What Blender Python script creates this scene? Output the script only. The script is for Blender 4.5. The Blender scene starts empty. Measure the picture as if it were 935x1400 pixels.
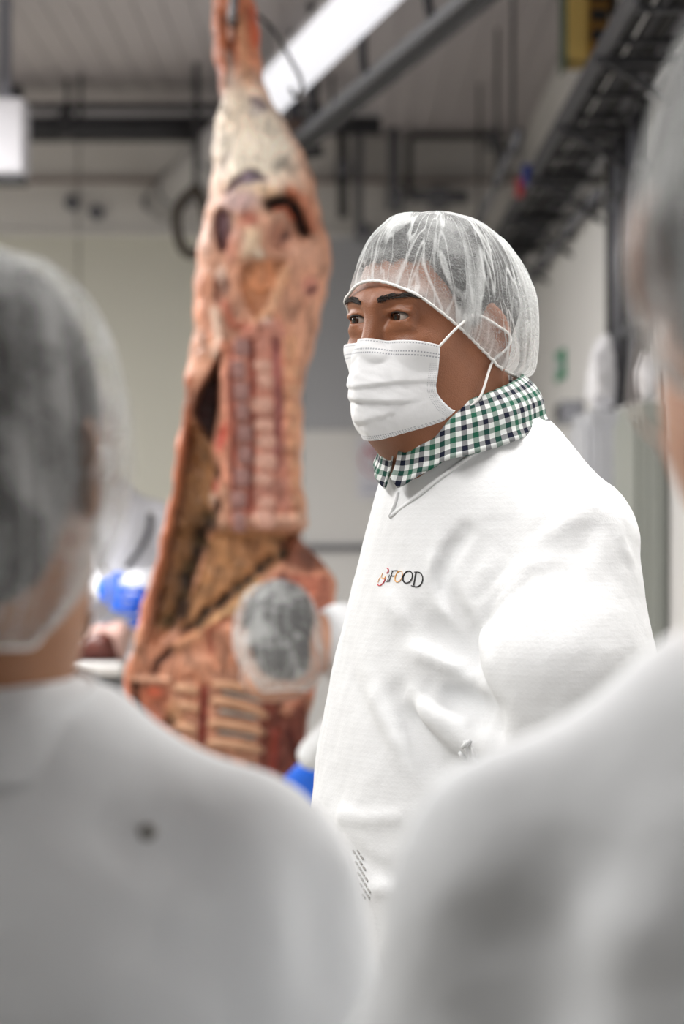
import bpy, math, random
import numpy as np
from mathutils import Vector, Matrix

random.seed(7)
C = bpy.context.scene.collection
SC = bpy.context.scene
PI = math.pi
R = math.radians

# ------------------------------------------------------------------ camera, world, lights, exposure
FPX = 85.0 / 36.0 * 1400.0            # focal length in pixels
CAMZ = 1.5
cam_d = bpy.data.cameras.new('camera')
cam_d.sensor_fit = 'VERTICAL'; cam_d.sensor_height = 36.0; cam_d.sensor_width = 24.0
cam_d.lens = 85.0
cam_d.dof.use_dof = True
cam_d.dof.focus_distance = 2.62
cam_d.dof.aperture_fstop = 4.2
cam_d.clip_start = 0.05
cam = bpy.data.objects.new('camera', cam_d); C.objects.link(cam)
cam.location = (0, 0, CAMZ); cam.rotation_euler = (PI / 2, 0, 0)
SC.camera = cam

w = bpy.data.worlds.new('world'); SC.world = w; w.use_nodes = True
w.node_tree.nodes['Background'].inputs[0].default_value = (0.93, 0.96, 1.0, 1)
w.node_tree.nodes['Background'].inputs[1].default_value = 0.12

SC.view_settings.view_transform = 'Standard'
SC.view_settings.look = 'None'
SC.view_settings.exposure = 0.10
SC.view_settings.gamma = 1.0
SC.view_settings.use_curve_mapping = False

def area(loc, sx, sy, power, up=0.16, col=(1, 0.985, 0.96)):
    # ceiling lamps facing down, each with an added upward light to brighten the ceiling
    for k, e, rx in ((0, power, 0.0), (1, power * up, PI)):
        if e <= 0: continue
        l = bpy.data.lights.new('ceiling_lamp_or_fill', 'AREA'); l.shape = 'RECTANGLE'
        l.size = sx; l.size_y = sy; l.energy = e; l.color = col
        o = bpy.data.objects.new('ceiling_lamp_or_fill', l); C.objects.link(o)
        o.location = (loc[0], loc[1], loc[2] + 0.02 * k); o.rotation_euler = (rx, 0, 0)
area((-1.25, 1.9, 2.95), 0.35, 1.4, 50)
area((0.45, 2.85, 2.95), 0.22, 1.2, 27)
area((-2.3, 4.6, 2.95), 0.4, 1.6, 75)
area((-1.9, 6.7, 2.95), 0.4, 1.6, 85, 0.3)
area((-3.9, 8.0, 2.95), 0.4, 1.6, 85, 0.3)

# ------------------------------------------------------------------ helpers
def lin(r, g, b):
    f = lambda c: (c / 255 / 12.92) if c / 255 <= 0.04045 else ((c / 255 + 0.055) / 1.055) ** 2.4
    return (f(r), f(g), f(b), 1.0)

def P(px, py, Y):
    """photo pixel at distance Y -> world point"""
    return Vector(((px - 467.5) / FPX * Y, Y, CAMZ + (700 - py) / FPX * Y))

def newmat(name):
    m = bpy.data.materials.new(name); m.use_nodes = True
    nt = m.node_tree
    return m, nt, nt.nodes['Principled BSDF']

def N(nt, t, **kw):
    n = nt.nodes.new(t)
    for k, v in kw.items(): setattr(n, k, v)
    return n

def simple(name, col, rough=0.5, metal=0.0, noise=0.08, scale=30, bump=0.0, bscale=200, spec=0.5):
    m, nt, b = newmat(name)
    tc = N(nt, 'ShaderNodeTexCoord')
    nz = N(nt, 'ShaderNodeTexNoise'); nz.inputs['Scale'].default_value = scale; nz.inputs['Detail'].default_value = 4
    nt.links.new(tc.outputs['Object'], nz.inputs['Vector'])
    rp = N(nt, 'ShaderNodeMapRange')
    rp.inputs[3].default_value = 1 - noise; rp.inputs[4].default_value = 1 + noise
    nt.links.new(nz.outputs['Fac'], rp.inputs[0])
    mx = N(nt, 'ShaderNodeVectorMath', operation='SCALE'); mx.inputs[0].default_value = col[:3]
    nt.links.new(rp.outputs[0], mx.inputs['Scale'])
    nt.links.new(mx.outputs[0], b.inputs['Base Color'])
    b.inputs['Roughness'].default_value = rough; b.inputs['Metallic'].default_value = metal
    b.inputs['Specular IOR Level'].default_value = spec
    if bump:
        n2 = N(nt, 'ShaderNodeTexNoise'); n2.inputs['Scale'].default_value = bscale; n2.inputs['Detail'].default_value = 3
        nt.links.new(tc.outputs['Object'], n2.inputs['Vector'])
        bp = N(nt, 'ShaderNodeBump'); bp.inputs['Strength'].default_value = bump; bp.inputs['Distance'].default_value = 0.01
        nt.links.new(n2.outputs['Fac'], bp.inputs['Height']); nt.links.new(bp.outputs[0], b.inputs['Normal'])
    return m

def mesh(name, verts, faces, mat=None, parent=None, smooth=True, loc=None):
    me = bpy.data.meshes.new(name)
    me.from_pydata([tuple(v) for v in verts], [], [tuple(f) for f in faces])
    me.update()
    if smooth: me.polygons.foreach_set('use_smooth', [True] * len(me.polygons))
    o = bpy.data.objects.new(name, me); C.objects.link(o)
    if mat is not None:
        for m in (mat if isinstance(mat, (list, tuple)) else [mat]): me.materials.append(m)
    if parent is not None: o.parent = parent
    if loc is not None: o.location = loc
    return o

def empty(name, loc=(0, 0, 0), rz=0.0, parent=None):
    o = bpy.data.objects.new(name, None); C.objects.link(o)
    o.empty_display_size = 0.1
    o.location = loc; o.rotation_euler = (0, 0, rz)
    if parent is not None: o.parent = parent
    return o

def tag(o, label=None, cat=None, group=None, kind=None):
    if label: o['label'] = label
    if cat: o['category'] = cat
    if group: o['group'] = group
    if kind: o['kind'] = kind
    return o

class MB:
    """collects simple shapes into one mesh"""
    def __init__(self): self.v = []; self.f = []
    def add(self, v, f):
        n = len(self.v); self.v += [tuple(p) for p in v]; self.f += [tuple(i + n for i in q) for q in f]; return self
    def box(self, lo, hi, bev=0.0):
        x0, y0, z0 = lo; x1, y1, z1 = hi
        if bev <= 0:
            v = [(x, y, z) for x in (x0, x1) for y in (y0, y1) for z in (z0, z1)]
            f = [(0, 1, 3, 2), (4, 6, 7, 5), (0, 4, 5, 1), (2, 3, 7, 6), (0, 2, 6, 4), (1, 5, 7, 3)]
            return self.add(v, f)
        # chamfered along z-edges and rims
        b = bev
        ring = [(x0 + b, y0), (x1 - b, y0), (x1, y0 + b), (x1, y1 - b), (x1 - b, y1), (x0 + b, y1), (x0, y1 - b), (x0, y0 + b)]
        ins = [(x0 + b, y0 + b), (x1 - b, y0 + b), (x1 - b, y0 + b), (x1 - b, y1 - b), (x1 - b, y1 - b), (x0 + b, y1 - b), (x0 + b, y1 - b), (x0 + b, y0 + b)]
        v = [(x, y, z0) for x, y in ins] + [(x, y, z0 + b) for x, y in ring] + [(x, y, z1 - b) for x, y in ring] + [(x, y, z1) for x, y in ins]
        f = []
        for k in range(3):
            for i in range(8):
                j = (i + 1) % 8; f.append((k * 8 + i, k * 8 + j, k * 8 + 8 + j, k * 8 + 8 + i))
        f.append(tuple(reversed(range(8)))); f.append(tuple(range(24, 32)))
        return self.add(v, f)
    def tube(self, pts, r, n=10, cap=True, flat=1.0):
        pts = [Vector(p) for p in pts]
        rs = r if isinstance(r, (list, tuple)) else [r] * len(pts)
        v = []; f = []
        up = Vector((0, 0, 1)); prev = None
        for i, p in enumerate(pts):
            t = (pts[min(i + 1, len(pts) - 1)] - pts[max(i - 1, 0)]).normalized()
            if prev is None:
                a = t.cross(up)
                if a.length < 1e-3: a = t.cross(Vector((1, 0, 0)))
            else: a = prev - t * prev.dot(t)
            a.normalize(); prev = a; b = t.cross(a)
            for k in range(n):
                an = 2 * PI * k / n
                v.append(p + a * math.cos(an) * rs[i] + b * math.sin(an) * rs[i] * flat)
        for i in range(len(pts) - 1):
            for k in range(n):
                j = (k + 1) % n
                f.append((i * n + k, i * n + j, i * n + n + j, i * n + n + k))
        if cap:
            f.append(tuple(reversed(range(n)))); m = (len(pts) - 1) * n; f.append(tuple(range(m, m + n)))
        return self.add(v, f)
    def build(self, name, mat, parent=None, smooth=False, loc=None):
        return mesh(name, self.v, self.f, mat, parent, smooth, loc)

def smooth_by_angle(o, deg=40):
    me = o.data
    me.polygons.foreach_set('use_smooth', [True] * len(me.polygons))
    try: me.set_sharp_from_angle(angle=R(deg))
    except Exception: pass

def catmull(pts, n=8):
    pts = [np.array(p, float) for p in pts]
    out = []
    for i in range(len(pts) - 1):
        p0 = pts[max(i - 1, 0)]; p1 = pts[i]; p2 = pts[i + 1]; p3 = pts[min(i + 2, len(pts) - 1)]
        for k in range(n):
            t = k / n
            out.append(0.5 * ((2 * p1) + (-p0 + p2) * t + (2 * p0 - 5 * p1 + 4 * p2 - p3) * t * t + (-p0 + 3 * p1 - 3 * p2 + p3) * t ** 3))
    out.append(pts[-1]); return out

# ------------------------------------------------------------------ distance fields (arrays in, array out)
def ell(p, c, r):
    x, y, z = p
    k = np.sqrt(((x - c[0]) / r[0]) ** 2 + ((y - c[1]) / r[1]) ** 2 + ((z - c[2]) / r[2]) ** 2)
    return (k - 1) * min(r)
def cap(p, a, b, ra, rb=None):
    rb = ra if rb is None else rb
    x, y, z = p
    ax, ay, az = a; dx, dy, dz = b[0] - ax, b[1] - ay, b[2] - az
    L = dx * dx + dy * dy + dz * dz
    t = np.clip(((x - ax) * dx + (y - ay) * dy + (z - az) * dz) / L, 0, 1)
    return np.sqrt((x - ax - t * dx) ** 2 + (y - ay - t * dy) ** 2 + (z - az - t * dz) ** 2) - (ra + (rb - ra) * t)
def su(a, b, k):
    h = np.clip(0.5 + 0.5 * (b - a) / k, 0, 1)
    return b + (a - b) * h - k * h * (1 - h)
def sub(a, b, k):
    return -su(-a, b, k)
def chain(p, pts, rs, k=0.0):
    d = None
    for i in range(len(pts) - 1):
        e = cap(p, pts[i], pts[i + 1], rs[i], rs[i + 1])
        d = e if d is None else (np.minimum(d, e) if k == 0 else su(d, e, k))
    return d
def vnoise(p, s, seed=0):
    """cheap smooth noise from sines"""
    x, y, z = [q * s for q in p]
    rng = np.random.RandomState(seed); o = 0
    for i in range(5):
        k = rng.normal(size=3) * (0.8 + 0.5 * i); ph = rng.rand() * 6.28
        o = o + np.sin(k[0] * x + k[1] * y + k[2] * z + ph + 1.3 * np.sin(k[2] * x - k[0] * y + k[1] * z)) / (1 + 0.5 * i)
    return o / 2.2

def nets(f, lo, hi, h):
    """surface nets of f on a box, evaluated only near the surface"""
    q = 4
    n = [int(math.ceil((hi[i] - lo[i]) / h / q)) * q + 1 for i in range(3)]
    ax = [lo[i] + h * np.arange(n[i]) for i in range(3)]
    cx = [a[::q] for a in ax]
    g = np.meshgrid(*cx, indexing='ij')
    V = f([a.ravel().astype(np.float64) for a in g]).reshape(g[0].shape)
    big = V
    for a in range(3):
        big = np.repeat(big, q, axis=a)
        big = big[tuple(slice(0, n[i]) if i == a else slice(None) for i in range(3))]
    near = np.abs(big) < h * q * 2.2
    ii = np.nonzero(near)
    W = np.where(big < 0, -1.0, 1.0)
    W[ii] = f([ax[0][ii[0]], ax[1][ii[1]], ax[2][ii[2]]])
    s = W < 0
    cnt = np.zeros([m - 1 for m in n], np.int8)
    sl = lambda o, a: slice(o, n[a] - 1 + o)
    for i in (0, 1):
        for j in (0, 1):
            for k in (0, 1): cnt += s[sl(i, 0), sl(j, 1), sl(k, 2)]
    act = np.nonzero((cnt > 0) & (cnt < 8))
    idx = -np.ones(cnt.shape, np.int64); idx[act] = np.arange(len(act[0]))
    acc = np.zeros((len(act[0]), 3)); num = np.zeros(len(act[0]))
    cor = [(i, j, k) for i in (0, 1) for j in (0, 1) for k in (0, 1)]
    for a in cor:
        for d in range(3):
            if a[d]: continue
            b = list(a); b[d] = 1
            va = W[act[0] + a[0], act[1] + a[1], act[2] + a[2]]; vb = W[act[0] + b[0], act[1] + b[1], act[2] + b[2]]
            m = (va < 0) != (vb < 0)
            t = np.where(m, va / np.where(m, va - vb, 1), 0)
            pt = np.stack([np.full(len(t), float(a[e])) for e in range(3)], 1); pt[:, d] = t
            acc += pt * m[:, None]; num += m
    pos = acc / num[:, None] + np.stack(act, 1)
    pos = pos * h + np.array(lo)
    faces = []
    for d in range(3):
        e, g2 = [(1, 2), (2, 0), (0, 1)][d]
        lo_s = [slice(0, n[i] - 1) if i == d else slice(1, n[i] - 1) for i in range(3)]
        hi_s = list(lo_s); hi_s[d] = slice(1, n[d])
        s0 = s[tuple(lo_s)]; s1 = s[tuple(hi_s)]
        c = np.nonzero(s0 != s1)
        base = [c[i] + (0 if i == d else 1) for i in range(3)]
        def cell(de, dg):
            b = list(base); b[e] = b[e] - de; b[g2] = b[g2] - dg
            return idx[b[0], b[1], b[2]]
        qd = np.stack([cell(1, 1), cell(0, 1), cell(0, 0), cell(1, 0)], 1)
        flip = ~s0[c]
        qd[flip] = qd[flip][:, ::-1]
        faces.append(qd[(qd >= 0).all(1)])
    return pos, np.concatenate(faces)

def np_mesh(name, pos, quads, mat, parent=None):
    me = bpy.data.meshes.new(name)
    me.vertices.add(len(pos)); me.vertices.foreach_set('co', np.asarray(pos, np.float32).ravel())
    me.loops.add(quads.size); me.loops.foreach_set('vertex_index', quads.astype(np.int32).ravel())
    me.polygons.add(len(quads)); me.polygons.foreach_set('loop_start', np.arange(0, quads.size, 4, dtype=np.int32))
    me.update(calc_edges=True); me.validate()
    me.polygons.foreach_set('use_smooth', np.ones(len(me.polygons), bool))
    o = bpy.data.objects.new(name, me); C.objects.link(o)
    for m in (mat if isinstance(mat, (list, tuple)) else [mat]): me.materials.append(m)
    if parent is not None: o.parent = parent
    return o

def rot_pts(v, M3):
    return np.asarray(v) @ np.array(M3).T

# ------------------------------------------------------------------ materials
def fabric_mat(name, col, grid=0.0, rough=0.85, fine=0.25, trans=0.0):
    m, nt, b = newmat(name)
    tc = N(nt, 'ShaderNodeTexCoord')
    b.inputs['Base Color'].default_value = col
    b.inputs['Roughness'].default_value = rough
    b.inputs['Specular IOR Level'].default_value = 0.2
    n1 = N(nt, 'ShaderNodeTexNoise'); n1.inputs['Scale'].default_value = 35; n1.inputs['Detail'].default_value = 5
    nt.links.new(tc.outputs['Object'], n1.inputs['Vector'])
    n2 = N(nt, 'ShaderNodeTexNoise'); n2.inputs['Scale'].default_value = 600; n2.inputs['Detail'].default_value = 2
    nt.links.new(tc.outputs['Object'], n2.inputs['Vector'])
    ad = N(nt, 'ShaderNodeMath', operation='MULTIPLY_ADD'); ad.inputs[1].default_value = 0.12
    nt.links.new(n2.outputs['Fac'], ad.inputs[0]); nt.links.new(n1.outputs['Fac'], ad.inputs[2])
    h = ad.outputs[0]
    if grid:
        mp = N(nt, 'ShaderNodeMapping'); mp.inputs['Rotation'].default_value = (0.0, 0.0, 0.3)
        nt.links.new(tc.outputs['Object'], mp.inputs['Vector'])
        tot = None
        for ax in ('X', 'Z'):
            wv = N(nt, 'ShaderNodeTexWave'); wv.bands_direction = ax; wv.inputs['Scale'].default_value = 55
            wv.inputs['Distortion'].default_value = 0.6; wv.inputs['Detail Scale'].default_value = 0.6
            nt.links.new(mp.outputs[0], wv.inputs['Vector'])
            if tot is None: tot = wv.outputs['Fac']
            else:
                mm = N(nt, 'ShaderNodeMath', operation='MAXIMUM'); nt.links.new(tot, mm.inputs[0]); nt.links.new(wv.outputs['Fac'], mm.inputs[1]); tot = mm.outputs[0]
        a2 = N(nt, 'ShaderNodeMath', operation='MULTIPLY_ADD'); a2.inputs[1].default_value = grid
        nt.links.new(tot, a2.inputs[0]); nt.links.new(h, a2.inputs[2]); h = a2.outputs[0]
    bp = N(nt, 'ShaderNodeBump'); bp.inputs['Strength'].default_value = fine; bp.inputs['Distance'].default_value = 0.01
    nt.links.new(h, bp.inputs['Height']); nt.links.new(bp.outputs[0], b.inputs['Normal'])
    return m

def skin_mat(name, col, col2):
    m, nt, b = newmat(name)
    tc = N(nt, 'ShaderNodeTexCoord')
    n1 = N(nt, 'ShaderNodeTexNoise'); n1.inputs['Scale'].default_value = 28; n1.inputs['Detail'].default_value = 6
    nt.links.new(tc.outputs['Object'], n1.inputs['Vector'])
    mx = N(nt, 'ShaderNodeMix', data_type='RGBA'); mx.inputs[6].default_value = col; mx.inputs[7].default_value = col2
    nt.links.new(n1.outputs['Fac'], mx.inputs[0]); nt.links.new(mx.outputs[2], b.inputs['Base Color'])
    b.inputs['Roughness'].default_value = 0.48
    b.inputs['Subsurface Weight'].default_value = 0.12
    b.inputs['Subsurface Radius'].default_value = (0.012, 0.005, 0.003)
    b.inputs['Subsurface Scale'].default_value = 0.5
    n2 = N(nt, 'ShaderNodeTexVoronoi'); n2.inputs['Scale'].default_value = 700
    nt.links.new(tc.outputs['Object'], n2.inputs['Vector'])
    n3 = N(nt, 'ShaderNodeTexNoise'); n3.inputs['Scale'].default_value = 260; n3.inputs['Detail'].default_value = 3
    nt.links.new(tc.outputs['Object'], n3.inputs['Vector'])
    ad = N(nt, 'ShaderNodeMath', operation='ADD'); nt.links.new(n2.outputs['Distance'], ad.inputs[0]); nt.links.new(n3.outputs['Fac'], ad.inputs[1])
    bp = N(nt, 'ShaderNodeBump'); bp.inputs['Strength'].default_value = 0.16; bp.inputs['Distance'].default_value = 0.004
    nt.links.new(ad.outputs[0], bp.inputs['Height']); nt.links.new(bp.outputs[0], b.inputs['Normal'])
    return m

def net_mat(name, base=0.30, amp=0.6, seed=0.0, rim=0.0, lines=1.0, mott=1.0):
    """gathered non-woven net: thin where single, dense where the cloth folds on itself"""
    m, nt, b = newmat(name)
    out = nt.nodes['Material Output']; nt.nodes.remove(b)
    uv = N(nt, 'ShaderNodeTexCoord')
    def nz(sx, sy, det, dist, off=0.0):
        mp = N(nt, 'ShaderNodeMapping'); mp.inputs['Scale'].default_value = (sx, sy, 1); mp.inputs['Location'].default_value = (seed + off, seed * 1.7, 0)
        nt.links.new(uv.outputs['UV'], mp.inputs['Vector'])
        n = N(nt, 'ShaderNodeTexNoise'); n.inputs['Scale'].default_value = 1; n.inputs['Detail'].default_value = det; n.inputs['Distortion'].default_value = dist
        nt.links.new(mp.outputs[0], n.inputs['Vector']); return n.outputs['Fac']
    def mr(src, a, b_, c, d):
        r = N(nt, 'ShaderNodeMapRange', interpolation_type='SMOOTHSTEP'); r.inputs[1].default_value = a; r.inputs[2].default_value = b_; r.inputs[3].default_value = c; r.inputs[4].default_value = d
        nt.links.new(src, r.inputs[0]); return r.outputs[0]
    def mt(op, x, y):
        n = N(nt, 'ShaderNodeMath', operation=op)
        for i, q in enumerate((x, y)):
            if isinstance(q, (int, float)): n.inputs[i].default_value = q
            else: nt.links.new(q, n.inputs[i])
        return n.outputs[0]
    # long pleat lines: ridged noise stretched along the meridians
    a = nz(34, 1.6, 1.5, 0.5); ra = mt('ABSOLUTE', mt('SUBTRACT', a, 0.5), 0)
    line1 = mr(ra, 0.0, 0.035, 1.0, 0.0)
    c = nz(13, 1.0, 1, 0.9, 5.0); rc = mt('ABSOLUTE', mt('SUBTRACT', c, 0.5), 0)
    line2 = mr(rc, 0.0, 0.05, 1.0, 0.0)
    e = nz(60, 30, 4, 1.2, 9.0); crk = mr(mt('ABSOLUTE', mt('SUBTRACT', e, 0.5), 0), 0.0, 0.03, 1.0, 0.0)
    broad = mr(nz(7 if mott < 1.5 else 12, 3 if mott < 1.5 else 7, 3, 0.8, 3.0), 0.42, 0.68, 0.0, 1.0)
    fibre = mr(nz(300, 120, 2, 0.3, 1.0), 0.3, 0.7, 0.0, 1.0)
    fac = mt('ADD', base, mt('MULTIPLY', line1, amp * 0.45 * lines))
    fac = mt('ADD', fac, mt('MULTIPLY', line2, amp * 0.7 * lines))
    fac = mt('ADD', fac, mt('MULTIPLY', crk, amp * 0.28))
    fac = mt('ADD', fac, mt('MULTIPLY', broad, amp * 0.3 * mott))
    fac = mt('ADD', fac, mt('MULTIPLY', mt('SUBTRACT', fibre, 0.5), 0.16))
    if rim:
        sp = N(nt, 'ShaderNodeSeparateXYZ'); nt.links.new(uv.outputs['UV'], sp.inputs[0])
        fac = mt('ADD', fac, mr(sp.outputs['Y'], 0.0, 0.16, rim, 0.0))
    cl = N(nt, 'ShaderNodeClamp'); nt.links.new(fac, cl.inputs[0]); cl.inputs[1].default_value = 0.08; cl.inputs[2].default_value = 0.96
    df = N(nt, 'ShaderNodeBsdfDiffuse'); df.inputs[0].default_value = (0.88, 0.9, 0.9, 1)
    tr = N(nt, 'ShaderNodeBsdfTranslucent'); tr.inputs[0].default_value = (0.88, 0.9, 0.9, 1)
    mx = N(nt, 'ShaderNodeMixShader'); mx.inputs[0].default_value = 0.35
    nt.links.new(df.outputs[0], mx.inputs[1]); nt.links.new(tr.outputs[0], mx.inputs[2])
    bp = N(nt, 'ShaderNodeBump'); bp.inputs['Strength'].default_value = 0.5; bp.inputs['Distance'].default_value = 0.003
    nt.links.new(fac, bp.inputs['Height']); nt.links.new(bp.outputs[0], df.inputs['Normal'])
    tp = N(nt, 'ShaderNodeBsdfTransparent')
    m2 = N(nt, 'ShaderNodeMixShader'); nt.links.new(cl.outputs[0], m2.inputs[0])
    nt.links.new(tp.outputs[0], m2.inputs[1]); nt.links.new(mx.outputs[0], m2.inputs[2])
    nt.links.new(m2.outputs[0], out.inputs[0])
    return m

M = {}
M['coat'] = fabric_mat('white_coat_cloth', (0.80, 0.81, 0.82, 1), grid=0.05, fine=0.16)
M['coat_plain'] = fabric_mat('pale_coat_cloth', (0.80, 0.82, 0.84, 1), grid=0.0, fine=0.15)
M['coat_blue'] = fabric_mat('worker_coat_cloth', (0.74, 0.75, 0.80, 1), fine=0.15)
M['trousers'] = fabric_mat('white_trouser_cloth', (0.7, 0.71, 0.73, 1))
M['boot'] = simple('white_rubber_boot', (0.75, 0.75, 0.74, 1), 0.4)
M['skin'] = skin_mat('brown_skin', lin(156, 100, 68), lin(126, 77, 50))
M['skin_pale'] = skin_mat('light_skin', lin(205, 160, 135), lin(190, 140, 115))
M['skin_tan'] = skin_mat('tan_skin', lin(170, 120, 84), lin(150, 100, 66))
M['hair'] = simple('dark_hair', lin(30, 28, 28), 0.55, noise=0.6, scale=160, bump=0.5, bscale=240)
M['brow'] = simple('brow_hair', lin(34, 23, 17), 0.6)
M['net'] = net_mat('hairnet_nonwoven', 0.17, 0.80, 2.0, 0.22)
M['net2'] = net_mat('hairnet_nonwoven_soft', 0.14, 0.5, 7.0, 0.12, 0.45, 2.6)
M['elastic'] = fabric_mat('hairnet_elastic', (0.85, 0.84, 0.82, 1))
M['glove'] = simple('blue_nitrile', lin(30, 105, 225), 0.35)
M['steel'] = simple('galvanised_steel', lin(120, 122, 126), 0.38, 0.8, 0.15, 15)
M['dark_steel'] = simple('dark_painted_steel', lin(58, 58, 62), 0.5, 0.3, 0.25, 12)
M['black'] = simple('black_rubber', lin(24, 24, 26), 0.6)
M['white_paint'] = simple('white_painted_metal', lin(216, 216, 222), 0.45, 0, 0.04, 6)
M['grey_pipe'] = simple('grey_pipe_paint', lin(112, 113, 120), 0.45, 0.2, 0.15, 8)

def mask_mat():
    m, nt, b = newmat('pleated_mask_nonwoven')
    b.inputs['Base Color'].default_value = (0.86, 0.865, 0.88, 1); b.inputs['Roughness'].default_value = 0.8
    b.inputs['Specular IOR Level'].default_value = 0.2
    uv = N(nt, 'ShaderNodeTexCoord'); sx = N(nt, 'ShaderNodeSeparateXYZ'); nt.links.new(uv.outputs['UV'], sx.inputs[0])
    def mt(op, x, y, z=None):
        n = N(nt, 'ShaderNodeMath', operation=op)
        for i, q in enumerate((x, y, z)):
            if q is None: continue
            if isinstance(q, (int, float)): n.inputs[i].default_value = q
            else: nt.links.new(q, n.inputs[i])
        return n.outputs[0]
    u, v = sx.outputs['X'], sx.outputs['Y']
    dash = mt('GREATER_THAN', mt('FRACT', mt('MULTIPLY', u, 62), 0), 0.45)
    tot = None
    for vv in (0.035, 0.115, 0.145, 0.93, 0.955, 0.98):
        l = mt('LESS_THAN', mt('ABSOLUTE', mt('SUBTRACT', v, vv), 0), 0.006)
        tot = l if tot is None else mt('MAXIMUM', tot, l)
    tot = mt('MULTIPLY', tot, dash)
    # welded dots along both side edges
    side = mt('GREATER_THAN', mt('ABSOLUTE', mt('SUBTRACT', u, 0.5), 0), 0.45)
    dots = mt('MULTIPLY', mt('GREATER_THAN', mt('FRACT', mt('MULTIPLY', u, 110), 0), 0.5), mt('GREATER_THAN', mt('FRACT', mt('MULTIPLY', v, 44), 0), 0.5))
    sd = mt('MULTIPLY', mt('MULTIPLY', side, dots), mt('GREATER_THAN', v, 0.2))
    tot = mt('MAXIMUM', tot, mt('MULTIPLY', sd, 0.6))
    mx = N(nt, 'ShaderNodeMix', data_type='RGBA'); mx.inputs[6].default_value = (0.86, 0.865, 0.88, 1); mx.inputs[7].default_value = (0.42, 0.43, 0.47, 1)
    nt.links.new(tot, mx.inputs[0]); nt.links.new(mx.outputs[2], b.inputs['Base Color'])
    tc = uv
    n1 = N(nt, 'ShaderNodeTexNoise'); n1.inputs['Scale'].default_value = 90; n1.inputs['Detail'].default_value = 4
    nt.links.new(tc.outputs['Object'], n1.inputs['Vector'])
    ad = mt('SUBTRACT', n1.outputs['Fac'], mt('MULTIPLY', tot, 1.2))
    bp = N(nt, 'ShaderNodeBump'); bp.inputs['Strength'].default_value = 0.2; bp.inputs['Distance'].default_value = 0.003
    nt.links.new(ad, bp.inputs['Height']); nt.links.new(bp.outputs[0], b.inputs['Normal'])
    return m
M['mask'] = mask_mat()

def gingham_mat():
    m, nt, b = newmat('green_gingham_cotton')
    uv = N(nt, 'ShaderNodeTexCoord'); sx = N(nt, 'ShaderNodeSeparateXYZ'); nt.links.new(uv.outputs['UV'], sx.inputs[0])
    def mt(op, x, y):
        n = N(nt, 'ShaderNodeMath', operation=op)
        for i, q in enumerate((x, y)):
            if isinstance(q, (int, float)): n.inputs[i].default_value = q
            else: nt.links.new(q, n.inputs[i])
        return n.outputs[0]
    def band(c, per, ph=0.0):
        return mt('GREATER_THAN', mt('FRACT', mt('ADD', mt('DIVIDE', c, per), ph), 0), 0.5)
    PER = 0.0118
    u, v = sx.outputs['X'], sx.outputs['Y']
    su_, sv_ = band(u, PER), band(v, PER)
    alt_u = band(u, PER * 2, 0.25); alt_v = band(v, PER * 2, 0.25)
    white = (0.70, 0.72, 0.71, 1); green = lin(34, 90, 70); navy = lin(22, 26, 44)
    def mix(f, a, c):
        n = N(nt, 'ShaderNodeMix', data_type='RGBA')
        for i, q in ((0, f), (6, a), (7, c)):
            if isinstance(q, tuple): n.inputs[i].default_value = q
            elif isinstance(q, (int, float)): n.inputs[i].default_value = q
            else: nt.links.new(q, n.inputs[i])
        return n.outputs[2]
    cu = mix(alt_u, green, navy); cv = mix(alt_v, green, navy)
    wu = mix(su_, white, cu); wv = mix(sv_, white, cv)
    half = mix(0.5, mix(0.38, wu, mix(sv_, wu, cv)), mix(0.38, wv, mix(su_, wv, cu)))
    both = mt('MULTIPLY', su_, sv_)
    dark = mix(0.5, cu, cv)
    nt.links.new(mix(both, half, dark), b.inputs['Base Color'])
    b.inputs['Roughness'].default_value = 0.85; b.inputs['Specular IOR Level'].default_value = 0.15
    return m
M['gingham'] = gingham_mat()

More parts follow.
